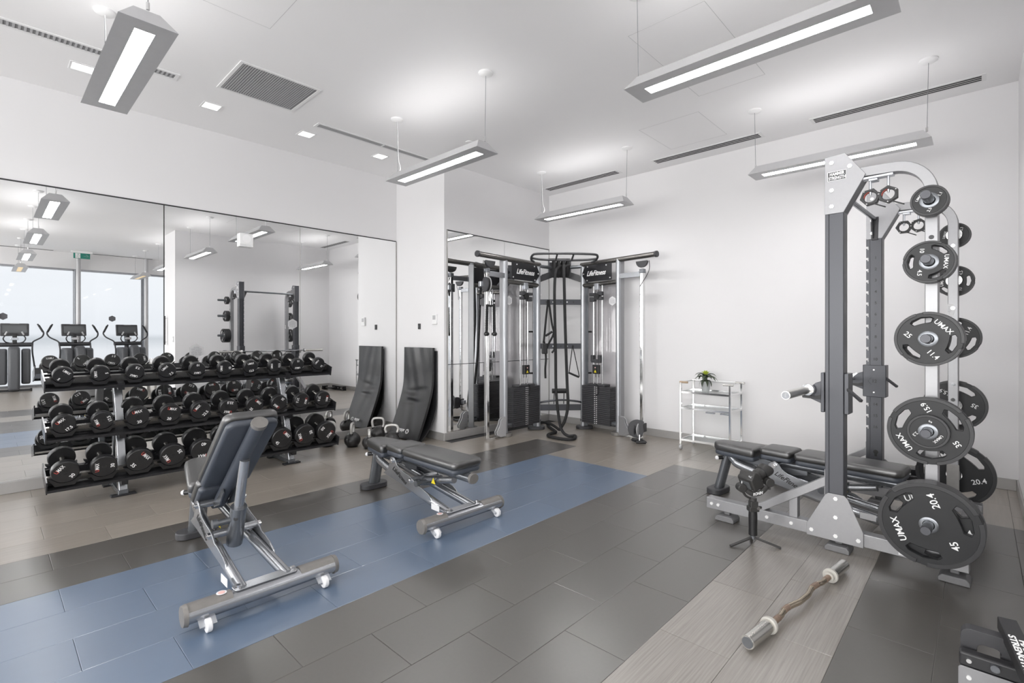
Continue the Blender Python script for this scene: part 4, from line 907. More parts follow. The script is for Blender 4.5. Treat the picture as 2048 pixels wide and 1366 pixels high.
# local x = to the right seen from the viewpoint, y = away
for a in (-170, -22, 68): 
    c_, s_ = math.cos(R(a)), math.sin(R(a)); G().bar((.012*c_, .012*s_, .052), (.165*c_, .165*s_, .006), .022, .010).mk('tripod_leg', 'camera_black', t, bev=.002)
G().cyl((0, 0, .045), (0, 0, .07), .016).mk('tripod_neck', 'frame_grey', t, smooth=True)
G().lathe([(.022, .068), (.027, .072), (.026, .12), (.0275, .20), (.026, .235)], n=24).mk('grip', 'black_plastic', t, smooth=True)
G().box((0, 0, .25), (.066, .05, .035)).box((.0, -.004, .28), (.05, .045, .05)).box((.048, 0, .258), (.02, .02, .018)).mk('grip_head', 'camera_black', t, bev=.006)
G().cyl((.02, -.03, .262), (.02, -.036, .262), .011).mk('thumb_dial', 'chrome', t, smooth=True)
G().cyl((0, 0, .30), (0, 0, .325), .024).mk('pan_motor', 'camera_black', t, smooth=True, bev=.003)
G().tube(smooth_pts([(-.01, .0, .318), (-.045, 0, .335), (-.065, 0, .365), (-.075, 0, .395)], 4), .013, 10, ry=.008).mk('pan_arm', 'camera_black', t, smooth=True)
G().cyl((-.078, -.028, .395), (-.078, .026, .395), .029, n=24).mk('roll_motor', 'camera_black', t, smooth=True, bev=.004)
G().cyl((-.075, -.005, .425), (-.075, -.005, .44), .007).mk('lock_knob', 'chrome', t, smooth=True)
ra = G().tube(smooth_pts([(-.055, -.028, .385), (-.02, -.034, .362), (.03, -.034, .368), (.065, -.03, .392), (.095, -.02, .425)], 5), .017, 12, ry=.008, up=(0, 1, 0)).mk('roll_arm', 'camera_black', t, smooth=True)
G().text('RONIN', .020, (.012, -.0445, .367), (1, 0, .22), (0, 0, 1), .0008, .1, .02, width=.062).mk('lettering', 'text_white', ra)
G().cyl((.098, -.038, .435), (.098, .016, .435), .029, n=24).mk('tilt_motor', 'camera_black', t, smooth=True, bev=.004)
G().box((.07, -.01, .396), (.07, .035, .02)).box((.055, 0, .405), (.02, .03, .04)).mk('camera_plate', 'camera_black', t, bev=.003)
# body tilted; lens points up right and slightly away
RM = Matrix.Rotation(R(22), 3, 'Z')@Matrix.Rotation(R(-24), 3, 'Y')
cb_ = V((-.005, .0, .452))
def cm(p): return cb_+RM@V(p)
body = G(); body.prism([( -.062, -.045), (-.05, -.055), (.02, -.055), (.028, -.045), (.028, .03), (.018, .048), (.0, .066), (-.022, .068), (-.038, .05), (-.055, .046), (-.062, .035)], .118, cm((0, .059, 0)), RM@V((1, 0, 0)), RM@V((0, 0, 1)))
body = body.mk('camera_body', 'camera_black', t, bev=.010, seg=3, smooth=True)
G().prism([(-.063, -.035), (-.0625, .02), (-.066, .02), (-.066, -.035)], .07, cm((0, .035, 0)), RM@V((1, 0, 0)), RM@V((0, 0, 1))).mk('rear_screen', 'screen', body)
g = G()
for a, b in ((-.045, -.045), (-.03, -.045), (-.015, -.046), (.0, -.044), (-.04, -.03)): g.cyl(cm((a, b, .048)), cm((a, b, .056)), .005, n=10)
g.mk('dial_buttons', 'vent_grey', body, smooth=True)
ln = G(); ln.lathe([(.036, .02), (.038, .03), (.037, .048), (.0395, .050), (.0395, .068), (.037, .070), (.038, .082), (.041, .086)], cb_+RM@V((0, 0, 0)), RM@V((1, 0, 0)), 28)
ln = ln.mk('lens_barrel', 'camera_black', t, smooth=True)
G().lathe([(.0405, .084), (.043, .088), (.045, .105), (.0405, .105)], cb_, RM@V((1, 0, 0)), 28, cap=False).mk('lens_ring', 'plate_rubber', ln, smooth=True)
g = G(); x_, y_, d__ = frame_from(RM@V((1, 0, 0))); ri = []
for i in range(32):
    a = 2*PI*i/32; h = .138+.012*math.cos(2*a); ri.append((a, h))
lo = [g.v(cb_+d__*.088+x_*.045*math.cos(a)+y_*.045*math.sin(a)) for a, h in ri]; hi = [g.v(cb_+d__*h+x_*.05*math.cos(a)+y_*.05*math.sin(a)) for a, h in ri]
lo2 = [g.v(cb_+d__*.088+x_*.042*math.cos(a)+y_*.042*math.sin(a)) for a, h in ri]; hi2 = [g.v(cb_+d__*h+x_*.0475*math.cos(a)+y_*.0475*math.sin(a)) for a, h in ri]
for i in range(32):
    j = (i+1) % 32; g.b.faces.new((lo[i], lo[j], hi[j], hi[i])); g.b.faces.new((lo2[i], lo2[j], hi2[j], hi2[i])); g.b.faces.new((hi[i], hi[j], hi2[j], hi2[i]))
g.mk('lens_hood', 'camera_black', ln, smooth=True)
# ================================================================ DUAL CABLE MACHINE
MO = (-4.30, 5.30, 0)
cm_ = thing('cable_machine', 'corner dual cable machine with two weight stacks and pull-up bar', 'machine', MO)
def mg(): return G(MO)
def mm(g, name, mt, par=None, **k): return g.mk(name, mt, par or cm_, **k)
OL, IL, IR, OR_ = V((-4.563, 4.706, 0)), V((-4.561, 5.376, 0)), V((-4.118, 5.845, 0)), V((-3.507, 5.791, 0))
CL, CR = V((-4.545, 4.355, 0)), V((-3.135, 5.755, 0))
def at(p, z, q=(0, 0)): return V((p.x+q[0], p.y+q[1], z))
DIA = (IR-IL).normalized(); FW = V((DIA.y, -DIA.x, 0))            # toward the viewer
for p, lab in ((OL, 0), (IL, 1), (IR, 1), (OR_, 0)):
    back = -FW*.012+DIA*(-.045 if p in (OL, IL) else .045)
    c = mm(mg().tube([at(p, .03), at(p, 2.345 if lab == 0 else 2.30)], .036, 20), 'column', 'column_silver', smooth=True)
    mg().bar(at(p, .03)+back, at(p, 2.32 if lab == 0 else 2.28)+back, .055, .07, tuple(FW)).mk('column_flange', 'frame_grey' if lab else 'rack_silver', c, bev=.006)
    base = rrect(.24, .17, .08, 7)
    mm(mg().prism(base, .042, at(p, 0)+back*.5, tuple(DIA), (-DIA.y, DIA.x, 0)), 'foot_disc', 'cap_grey' if lab == 0 else 'stack_grey', bev=.006)
def wing(o, i, c_end, cap, name_side):
    d = (i-o).normalized(); n_ = V((d.y, -d.x, 0)); n_ = n_ if n_.dot(FW) > 0 else -n_
    tb = mm(mg().tube([at(cap, 2.345), at(i, 2.33)+d*.03], .034, 20), 'top_beam', 'frame_bronze', smooth=True)
    mg().tube([at(cap, 2.345)+(at(cap, 0)-at(i, 0)).normalized()*.035, at(cap, 2.345)], [.040, .040], 20).mk('beam_cap', 'stack_grey', tb, smooth=True, bev=.006)
    mm(mg().tube([at(o, 2.045)+d*.02, at(i, 2.035)+d*.01], .032, 18), 'header_beam', 'frame_bronze', smooth=True)
    mm(mg().tube([at(o, .135)+d*.02, at(i, .125)+d*.02], .036, 18), 'base_beam', 'frame_grey', smooth=True)
    # name panel
    L_ = (i-o).length; a0, a1 = .075, L_-.03
    ux = d if d.cross(V((0, 0, 1))).dot(n_) > 0 else -d
    O2 = at(o, 2.19)+d*((a0+a1)/2)+n_*.045; W_ = (a1-a0)/2; sx = 1 if (ux-d).length < .1 else -1
    pl = [(-W_, -.115), (W_*.72, -.115), (W_, -.03), (W_, .02), (W_*.8, .115), (-W_, .115)]
    pl = [(sx*a, b) for a, b in pl]; pl = pl if sx > 0 else pl[::-1]
    pn = mm(mg().prism(pl, .006, O2, tuple(ux), (0, 0, 1)), 'name_panel', 'shelf_black', bev=.002, seg=1)
    mg().text('LifeFitness', .070, O2+n_*.0075, ux, V((0, 0, 1)), .0006, .35, .02, width=W_*1.25).mk('lettering', 'text_white', pn)
    for a, b in ((-W_*.65, .09), (W_*.62, .095), (-W_*.9, -.085), (W_*.65, -.095), (W_*.9, .0)):
        q = O2+ux*sx*a+V((0, 0, b))+n_*.006; mg().cyl(q, q+n_*.006, .009, n=10).mk('screw', 'bolt_white', pn)
    # weight stack
    mid = (o+i)/2+d*.03; sw = L_*.80; dz = .0262; NP = 20; st0 = .105
    for k in range(NP):
        pm = mg().box(at(mid, st0+dz*(k+.5)), (sw, .125, dz-.003), math.atan2(d.y, d.x))
        wp = mm(pm, 'stack_plate', 'stack_grey')
        for s_ in (-.016, .016):
            q = at(mid, st0+dz*(k+.5))+ux*s_+n_*.063; mg().box(q, (.015, .002, .009), math.atan2(ux.y, ux.x)).mk('number_tab', 'text_white', wp)
    tp = mm(mg().box(at(mid, st0+dz*NP+.015), (sw*.62, .13, .028), math.atan2(d.y, d.x)), 'stack_head', 'stack_grey', bev=.004)
    q = at(mid, st0+dz*NP-.03)+n_*.07+ux*.02
    mg().tube(smooth_pts([q+V((0, 0, .06)), q+ux*.035+V((0, 0, .02)), q+ux*.03+V((0, 0, -.06)), q+ux*.0+V((0, 0, -.09))], 5), .006, 8).mk('pin_lanyard', 'rope_black', tp, smooth=True)
    for s_ in (-.075, .075):
        mm(mg().cyl(at(mid, .15)+d*s_+n_*.01, at(mid, 2.03)+d*s_+n_*.01, .0105, n=12), 'guide_rod', 'chrome', smooth=True)
    for s_ in (-.03, .025):
        mm(mg().cyl(at(mid, .75)+d*s_+n_*.03, at(mid, 2.0)+d*s_+n_*.03, .004, n=8), 'cable', 'rope_black', smooth=True)
    pb = mm(mg().box(at(mid, .86)+n_*.045, (.105, .05, .125), math.atan2(d.y, d.x)), 'lift_block', 'black_plastic', bev=.006)
    mg().prism([(-.022, -.018), (.022, -.018), (0, .02)], .001, at(mid, .835)+n_*.071, tuple(ux), (0, 0, 1)).mk('warning_label', 'yellow', pb)
    mg().cyl(at(mid, .885)+n_*.07, at(mid, .885)+n_*.074, .009, n=12).mk('block_bolt', 'pink_print', pb)
    mm(mg().cyl(at(mid, .66)+n_*.02, at(mid, .80)+n_*.03, .011, n=12), 'stack_hook', 'chrome', smooth=True)
    ph = mm(mg().box(at(mid, 1.90)+d*-.075+n_*.05, (.075, .06, .055), math.atan2(d.y, d.x)).box(at(mid, 1.835)+d*-.075+n_*.05, (.075, .06, .045), math.atan2(d.y, d.x)).box(at(mid, 1.895)+d*.055+n_*.05, (.095, .06, .04), math.atan2(d.y, d.x)).box(at(mid, 1.825)+d*.055+n_*.05, (.085, .06, .06), math.atan2(d.y, d.x)), 'pulley_block', 'stack_grey', bev=.008)
    mg().cyl(at(mid, 1.86)+n_*.04-d*.03, at(mid, 1.86)+n_*.09-d*.03, .045, n=20).mk('pulley_wheel', 'black_plastic', ph, smooth=True)
    mg().box(at(mid, 2.0)+n_*.03, (.07, .05, .09), math.atan2(d.y, d.x)).mk('hanger_plate', 'zinc', ph, bev=.004)
    if name_side == 'R': mm(mg().box(at(mid, .975)+n_*.045, (.15, .05, .05), math.atan2(d.y, d.x)).box(at(mid, 1.01)+n_*.045-d*.06, (.04, .055, .10), math.atan2(d.y, d.x)).box(at(mid, 1.01)+n_*.045+d*.06, (.045, .055, .09), math.atan2(d.y, d.x)), 'floating_pulley_block', 'stack_grey', bev=.006)
    # clear shroud behind the stack with its sticker
    bk = at(mid, 1.15)-n_*.085
    shd = mm(mg().box(bk, (L_*.92, .004, 1.72), math.atan2(d.y, d.x)), 'clear_shroud', 'acrylic')
    hx = at(o, 1.80)+d*.16-n_*.08
    p = [(.065*math.sin(R(60*k)), .065*math.cos(R(60*k))) for k in range(6)]
    mg().prism(p, .001, hx, tuple(ux), (0, 0, 1)).mk('notice_sticker', 'sticker', shd); mg().text('PLEASE\nWIPE DOWN\nEQUIPMENT\nBEFORE AND\nAFTER USE', .07, hx+n_*.0015, ux, (0, 0, 1), .0003, width=.085).mk('notice_print', 'vent_grey', shd)
    # horizontal arm and chrome slide column
    e = c_end
    mm(mg().bar(at(o, 2.115), at(e, 2.115)+(o-e).normalized()*.02, .045, .065), 'top_arm', 'frame_silver', bev=.004)
    col = mm(mg().bar(at(e, .02), at(e, 2.175), .048, .055, tuple(n_)), 'slide_column', 'chrome', bev=.008)
    mg().box(at(e, 2.15)+ux*0, (.058, .066, .055), math.atan2(d.y, d.x)).mk('column_cap', 'frame_grey', col, bev=.006)
    g = mg()
    for z in [.35+.075*k for k in range(21)]: q = at(e, z)+n_*.0275+(o-e).normalized()*.018; g.cyl(q-n_*.004, q+n_*.0008, .005, n=8)
    g.mk('adjustment_holes', 'text_black', col)
    # top pulley: split disc under the beam
    q = at(cap, 2.225)+(at(i, 0)-at(cap, 0)).normalized()*.17
    dd = (at(i, 0)-at(cap, 0)).normalized()
    half = [(a, b) for a, b in arc(0, .03, .085, 180, 360, 14)]
    tp = mm(mg().prism(half, .018, q+V((0, 0, .02))+n_*.028, tuple(ux), (0, 0, 1)), 'top_pulley_guard', 'stack_grey', bev=.004)
    mg().prism([(a*.9, b*.9) for a, b in half], .02, q+V((0, 0, .02)), tuple(ux), (0, 0, 1)).mk('pulley_wheel', 'black_plastic', tp, bev=.003)
    mg().cyl(q+V((0, 0, .03))+n_*.028, q+V((0, 0, .03))+n_*.034, .009, n=10).mk('bolt', 'bolt_white', tp)
    mg().tube(smooth_pts([q+V((0, 0, .05))-dd*.085, q-dd*.09+V((0, 0, -.04)), q-dd*.06+V((0, 0, -.12)), at(e, 1.95)+n_*.06], 5), .004, 8).mk('cable', 'rope_black', tp, smooth=True)
    # kidney plates at the column foot
    kd = [(0, .0), (.10, 0), (.155, .03), (.165, .07), (.13, .12), (.10, .17), (.095, .21), (.05, .245), (0, .25)]
    s2 = 1 if (e-o).dot(ux) > 0 else -1
    for w2 in (.03, -.012):
        pk = [(s2*a, b) for a, b in kd]; pk = pk if s2 > 0 else pk[::-1]
        kp = mm(mg().prism(pk, .012, at(o, .015)+n_*(w2+.02)+(e-o).normalized()*.045, tuple(ux), (0, 0, 1)), 'foot_pulley_guard', 'rack_silver' if s2 > 0 and w2 > 0 else 'vent_grey', bev=.003)
    for a, b in ((.12, .06), (.03, .20)): q = at(o, .015+b)+n_*.051+(e-o).normalized()*(.045+a); mg().cyl(q, q+n_*.004, .007, n=8).mk('bolt', 'bolt_white', kp)
    mm(mg().bar(at(o, .012)+(e-o).normalized()*.04, at(e, .012), .02, .02), 'foot_strap', 'chrome')
    return d, n_, ux
dL, nL, uL = wing(OL, IL, CL, V((-4.545, 4.215, 0)), 'L')
dR, nR, uR = wing(OR_, IR, CR, V((-2.955, 5.742, 0)), 'R')
mg().box(at(OL, .42)+FW*-.02+V((0, -.03, 0)), (.02, .03, .22), 0).mk('instruction_label', 'sticker', cm_)
# rungs between the inner columns
for z, h in ((1.80, .075), (1.175, .075), (.305, .085)):
    r_ = mm(mg().bar(at(IL, z), at(IR, z), .03, h), 'cross_rail', 'rack_charcoal', bev=.003)
    if z > 1:
        for f in (.18, .33, .5, .64, .78): q = at(IL, z)+(IR-IL)*f+FW*.016; mg().cyl(q, q+FW*.006, .010, n=10).mk('stud', 'bolt_white' if f in (.33, .64) else 'text_black', r_)
mm(mg().tube(smooth_pts([at(IL, .37), at(IL, .40)+(IR-IL)*.2+FW*.05, at(IL, .42)+(IR-IL)*.5+FW*.08, at(IL, .40)+(IR-IL)*.8+FW*.05, at(IR, .37)], 6), .014, 10), 'bowed_bar', 'rack_charcoal', smooth=True)
q = (IL+IR)/2-DIA*.03
fr = mm(mg().cyl(at(q, .545)-DIA*.10+FW*.06, at(q, .545)+DIA*.10+FW*.06, .034, n=20), 'foot_roller', 'black_plastic', smooth=True)
for s_ in (-.07, .07): mg().bar(at(q, .53)+DIA*s_+FW*.06, at(q, .36)+DIA*s_+FW*.03, .012, .02).mk('roller_bracket', 'rack_charcoal', fr)
# side pegs on the inner columns
for p, sgn in ((IL, -1), (IR, 1)):
    for z in (2.01, 1.38, .79, .50):
        if z == .50: continue
        q = at(p, z)-FW*.03; mm(mg().cyl(q+DIA*sgn*.05, q+DIA*sgn*.13, .013, n=10), 'storage_peg', 'black_plastic', smooth=True)
    g = mg()
    for z in (2.27, 2.18, 1.90, 1.74, 1.27, 1.11, .41, .21): q = at(p, z)-DIA*sgn*.038; g.cyl(q, q-DIA*sgn*.008, .008, n=8)
    g.mk('rail_bolts', 'bolt_white', cm_)
# head assembly between the wings
cb2 = (IL+IR)/2-FW*.13
for p in (IL, IR):
    mm(mg().bar(at(p, 2.12), at(cb2, 2.20)+(p-cb2).normalized()*.13, .03, .09), 'head_arm', 'stack_grey', bev=.003)
    mm(mg().tube([at(p, 2.31), at(cb2, 2.30)+(p-cb2).normalized()*.12], .025, 12), 'head_tie', 'frame_grey', smooth=True)
hp = mm(mg().box(at(cb2, 2.27)+FW*.02, (.30, .02, .22), math.atan2(DIA.y, DIA.x)), 'head_plate', 'stack_grey', bev=.003)
for s_ in (-.155, .155): mg().box(at(cb2, 2.28)+FW*.02+DIA*s_, (.012, .10, .26), math.atan2(DIA.y, DIA.x)).mk('head_side', 'rack_charcoal', hp, bev=.002)
mg().box(at(cb2, 2.43)+FW*.0, (.32, .02, .02), math.atan2(DIA.y, DIA.x)).mk('head_bracket', 'stack_grey', hp)
lp = [at((IL+IR)/2, 0)+DIA*a+FW*b+V((0, 0, z)) for a, b, z in ((-.40, .20, 2.34), (-.445, .28, 2.36), (-.44, .39, 2.40), (-.36, .43, 2.415), (0, .44, 2.42), (.36, .43, 2.415), (.44, .39, 2.40), (.445, .28, 2.36), (.40, .20, 2.34))]
mm(mg().tube(smooth_pts(lp, 6), .0155, 12), 'pull_up_bar', 'stack_grey', smooth=True)
lp2 = [at((IL+IR)/2, 0)+DIA*a+FW*b+V((0, 0, z)) for a, b, z in ((-.43, .33, 2.37), (-.30, .29, 2.36), (0, .27, 2.355), (.30, .29, 2.36), (.43, .33, 2.37))]
mm(mg().tube(smooth_pts(lp2, 6), .0155, 12), 'inner_grip_bar', 'stack_grey', smooth=True)
for a in (-.11, .11): mm(mg().cyl(at((IL+IR)/2, 2.357)+DIA*a+FW*.275, at((IL+IR)/2, 2.418)+DIA*a+FW*.435, .012), 'grip_link', 'stack_grey', smooth=True)
# carriages on the slide columns
def carriage(c, z, n_, d, low=False):
    cr = mm(mg().box(at(c, z), (.075, .09, .11), math.atan2(d.y, d.x)), 'carriage', 'stack_grey', bev=.006)
    mg().box(at(c, z)-d*.07, (.07, .07, .07), math.atan2(d.y, d.x)).mk('lock_housing', 'zinc', cr, bev=.01)
    q = at(c, z-.01)+n_*.10
    for s_ in (-.020, .020): mg().cyl(q+d*s_-d*.006, q+d*s_+d*.006, .095 if not low else .10, n=28).mk('pulley_disc', 'stack_grey' if s_ < 0 else 'vent_grey', cr, bev=.003, smooth=True)
    mg().cyl(q-d*.014, q+d*.014, .085, n=28).mk('pulley_wheel', 'black_plastic', cr, smooth=True)
    return q
qL = carriage(CL, 1.975, FW, V((.32, .94, 0)))
qR = carriage(CR, .155, V((.05, -1, 0)).normalized(), V((0, -1, 0)) if 0 else V((1, 0, 0)), True)
# decorated disc on the low carriage facing the room
pc = at(CR, .16)+V((-.02, -.10, 0)); vw = V((.48, -.88, 0)).normalized(); sx_ = V((.88, .48, 0))
pd_ = mm(mg().prism([(a, b) for a, b in arc(0, 0, .115, 75, 290, 20)]+[(.06, -.09), (.085, -.02), (.07, .03), (.085, .09), (.05, .11)], .012, pc+vw*.06, tuple(sx_), (0, 0, 1)), 'low_pulley_cover', 'stack_grey', bev=.003)
mg().lathe([(.038, 0), (.038, .0015)], pc+vw*.060+V((-.02, 0, 0))-sx_*.01, tuple(vw), 28).mk('badge_rim', 'yellow', pd_); mg().lathe([(.034, 0), (.034, .001)], pc+vw*.0618+V((-.02, 0, 0))-sx_*.01, tuple(vw), 28).mk('badge_field', 'text_black', pd_)
mg().text('LF', .035, pc+vw*.0635+V((-.02, 0, 0))-sx_*.01, sx_, (0, 0, 1), .0005, .1, .02).mk('badge_letters', 'yellow', pd_)
for a, b in ((.03, .055), (.02, -.055)): mg().cyl(pc+vw*.06+sx_*a+V((0, 0, b)), pc+vw*.066+sx_*a+V((0, 0, b)), .009, n=8).mk('bolt', 'bolt_white', pd_)
# triceps rope hanging from the left carriage
tr = thing('triceps_rope', 'black twisted rope attachment hanging on the left chrome column', 'rope', (-4.46, 4.33, 1.32))
TO = (-4.46, 4.33, 1.32); c0 = V((-4.43, 4.31, 0)); sd_ = V((.69, .73, 0))
G(TO).cyl(at(c0, 1.87), at(c0, 1.71), .006, n=8).tube([at(c0, 1.80)+sd_*.016*math.cos(a)+V((0, 0, .05*math.sin(a))) for a in [2*PI*i/16 for i in range(16)]], .004, 6, closed=True).mk('carabiner', 'chrome', tr, smooth=True)
G(TO).cyl(at(c0, 1.70)-sd_*.05, at(c0, 1.70)+sd_*.05, .013, n=12).mk('rope_yoke', 'rope_black', tr, smooth=True)
for s_ in (-1, 1):
    for ph in (0, PI):
        pts = [at(c0, 1.71-.33*k/40)+sd_*(s_*(.040+.008*k/40)+.0085*math.cos(k*.9+ph))+FW*.0085*math.sin(k*.9+ph) for k in range(41)]
        G(TO).tube(pts, .0115, 8).mk('rope_strand', 'rope_black', tr, smooth=True)
    G(TO).lathe([(.012, .045), (.018, .03), (.033, .012), (.034, -.005), (.022, -.022), (.004, -.026)], at(c0, 1.345)+sd_*s_*.049, (0, 0, 1), 18).mk('rope_end', 'black_plastic', tr, smooth=True)
# low handle on the floor
lh = thing('rowing_grip', 'black double-grip row handle resting on the floor by the low pulley', 'handle', (-3.02, 5.52, 0))
LO = (-3.02, 5.52, 0)
G(LO).cyl((-3.05, 5.44, .03), (-2.95, 5.50, .03), .019, n=16).mk('grip', 'black_plastic', lh, smooth=True); G(LO).cyl((-3.16, 5.53, .03), (-3.05, 5.60, .03), .019, n=16).mk('grip', 'black_plastic', lh, smooth=True)
G(LO).bar((-3.05, 5.44, .03), (-3.16, 5.53, .03), .02, .012).bar((-2.95, 5.50, .03), (-3.05, 5.60, .03), .02, .012).mk('side_bar', 'rope_black', lh); G(LO).cyl((-3.05, 5.52, .03), (-3.08, 5.58, .09), .008).mk('link', 'chrome', lh, smooth=True)
# battle rope
br = thing('battle_rope', 'thick black battle rope hanging from the head and looping on the floor', 'rope', (-4.05, 5.22, 0))
pts = [(-4.30, 5.56, 2.31), (-4.20, 5.34, 2.22), (-4.173, 5.273, 2.1), (-4.166, 5.253, 1.8), (-4.137, 5.239, 1.13), (-4.101, 5.204, .60), (-4.045, 5.192, .245), (-3.99, 5.19, .08), (-3.90, 5.20, .022), (-3.833, 5.261, .022), (-3.746, 5.13, .022), (-3.76, 5.02, .022), (-3.916, 4.99, .022), (-4.08, 5.02, .022), (-4.15, 5.12, .022), (-4.16, 5.27, .022), (-4.255, 5.36, .022), (-4.45, 5.50, .024), (-4.62, 5.66, .022)]
G((-4.05, 5.22, 0)).tube(smooth_pts(pts, 8), .0195, 12).mk('rope_length', 'rope_black', br, smooth=True)
pts = [(-4.17, 5.60, 2.31), (-4.08, 5.36, 2.25), (-4.024, 5.277, 2.19), (-4.014, 5.286, 1.53), (-3.965, 5.264, .74), (-3.93, 5.237, .417), (-3.954, 5.206, .22), (-4.03, 5.21, .10), (-4.13, 5.30, .062), (-4.26, 5.40, .062), (-4.45, 5.52, .065), (-4.66, 5.62, .05), (-4.78, 5.70, .024)]
G((-4.05, 5.22, 0)).tube(smooth_pts(pts, 8), .0195, 12).mk('rope_length', 'rope_black', br, smooth=True)
for k in range(4):
    a = -.10+.065*k; c = at((IL+IR)/2, 2.28)+DIA*a+FW*.02
    G((-4.05, 5.22, 0)).tube([c+FW*.09*math.cos(q)+V((0, 0, .12*math.sin(q))) for q in [2*PI*i/24 for i in range(24)]], .0195, 10, closed=True, up=tuple(DIA)).mk('rope_coil', 'rope_black', br, smooth=True)
# suspension straps
sp = thing('suspension_strap', 'black suspension trainer strap hooked over the upper cross rail', 'strap', (-4.36, 5.50, 0))
def mp(f, z, fw=.03): return at(IL, z)+(IR-IL)*f+FW*fw
g = G((-4.36, 5.50, 0))
def rib(g, pts, w_=.018, th=.004):
    P_ = smooth_pts(pts, 5); g.tube(P_, th, 6, ry=w_, up=tuple(FW)) if 0 else [g.bar(a, b, w_*1.6, th, tuple(FW)) for a, b in zip(P_, P_[1:])]
rib(g, [mp(.22, 1.83), mp(.17, 1.55), mp(.13, 1.28), mp(.115, 1.22)]); rib(g, [mp(.23, 1.83), mp(.30, 1.50), mp(.34, 1.36), mp(.24, 1.22), mp(.18, 1.14)]); rib(g, [mp(.13, 1.24), mp(.17, 1.02), mp(.155, .86), mp(.16, .72)])
rib(g, [mp(.34, 1.40), mp(.35, 1.2), mp(.34, 1.10)], .010)
g.mk('webbing', 'rope_black', sp)
G((-4.36, 5.50, 0)).cyl(mp(.16, 1.32), mp(.31, 1.38), .016).cyl(mp(.30, 1.08), mp(.35, 1.12), .013).mk('handle_grip', 'black_plastic', sp, smooth=True)
G((-4.36, 5.50, 0)).box(mp(.14, 1.14, .035), (.085, .03, .15), math.atan2(DIA.y, DIA.x)).mk('adjuster_pouch', 'black_plastic', sp, bev=.015)
sh2 = thing('stirrup_handle', 'black stirrup handle hanging by two thin straps from the lower cross rail', 'handle', (-4.2, 5.72, 0))
G((-4.2, 5.72, 0)).bar(mp(.76, 1.19), mp(.68, .80), .012, .003, tuple(FW)).bar(mp(.76, 1.19), mp(.91, .74), .012, .003, tuple(FW)).mk('strap_pair', 'rope_black', sh2); G((-4.2, 5.72, 0)).cyl(mp(.67, .80), mp(.90, .735), .014).mk('grip', 'black_plastic', sh2, smooth=True)
# ================================================================ TROLLEY AND PLANT
TRO = (-2.26, 5.75, 0)
cart = thing('glass_trolley', 'chrome three-shelf bar trolley with glass shelves against the back wall', 'trolley', TRO)
X0, X1, YA, YZ = -2.545, -1.985, 5.575, 5.935
for x in (X0, X1):
    for y in (YA, YZ):
        p_ = G(TRO).bx(x-.011, x+.011, y-.011, y+.011, .065, .79).mk('post', 'chrome', cart, bev=.003)
        cw = G(TRO).cyl((x-.012, y+.004, .027), (x+.012, y+.004, .027), .026, n=22).mk('caster', 'vent_grey', cart, smooth=True, bev=.004)
        G(TRO).cyl((x, y, .045), (x, y, .07), .009).bx(x-.017, x-.014, y-.01, y+.012, .022, .055).bx(x+.014, x+.017, y-.01, y+.012, .022, .055).mk('caster_fork', 'chrome', cw)
for z, gl in ((.67, 1), (.485, 1), (.115, 1)):
    s_ = G(TRO).bx(X0+.011, X1-.011, YA-.008, YA+.008, z-.011, z+.011).bx(X0+.011, X1-.011, YZ-.008, YZ+.008, z-.011, z+.011).bx(X0-.008, X0+.008, YA+.011, YZ-.011, z-.011, z+.011).bx(X1-.008, X1+.008, YA+.011, YZ-.011, z-.011, z+.011).mk('shelf_frame', 'chrome', cart)
    G(TRO).bx(X0+.008, X1-.008, YA+.008, YZ-.008, z-.001, z+.005).mk('glass_shelf', 'shelf_glass', s_)
for y, x0_, x1_ in ((YA, X0, X1), (YZ, X0, X1)):
    G(TRO).cyl((X0-.012, y, .785), (X0+.085, y, .785), .012, n=14).mk('wood_grip', 'oak_grip' if y == YA else 'chrome', cart, smooth=True); G(TRO).cyl((X1-.075, y, .785), (X1+.035, y, .785), .012, n=14).mk('end_grip', 'satin_chrome', cart, smooth=True)
G(TRO).bar((X1, YA, .785), (X1, YZ, .785), .012, .012).bar((X0, YA, .785), (X0, YZ, .785), .010, .010).mk('side_rail', 'chrome', cart)
G(TRO).cyl((X0+.08, YZ, .785), (X1-.07, YZ, .785), .014, n=14).mk('back_roll', 'white_plastic', cart, smooth=True)
for x in (-2.20, -2.04): G(TRO).bx(x-.05, x+.05, YA-.01, YA+.012, .452, .468).mk('label_clip', 'frame_silver', cart)
G(TRO).tube(smooth_pts([(-2.18, 5.57, .10), (-2.13, 5.545, .085), (-2.06, 5.545, .085), (-2.02, 5.57, .10)], 5), .004, 8).mk('wire_loop', 'chrome', cart, smooth=True)
pl_ = thing('potted_plant', 'small green rosette plant in a grey pot on the trolley', 'plant', (-2.335, 5.78, .676))
G().lathe([(.040, 0), (.046, .03), (.052, .115), (.049, .118), (.045, .10)], n=24, cap=False).lathe([(.001, .0), (.040, 0)], n=24, cap=False).mk('pot', 'pot_grey', pl_, smooth=True)
G().lathe([(.045, .10), (.001, .102)], n=20, cap=False).mk('soil', 'stack_grey', pl_)
G().tube([(0, 0, .09), (0, 0, .19)], [.014, .022], 10).mk('stem', 'leaf_dark', pl_, smooth=True)
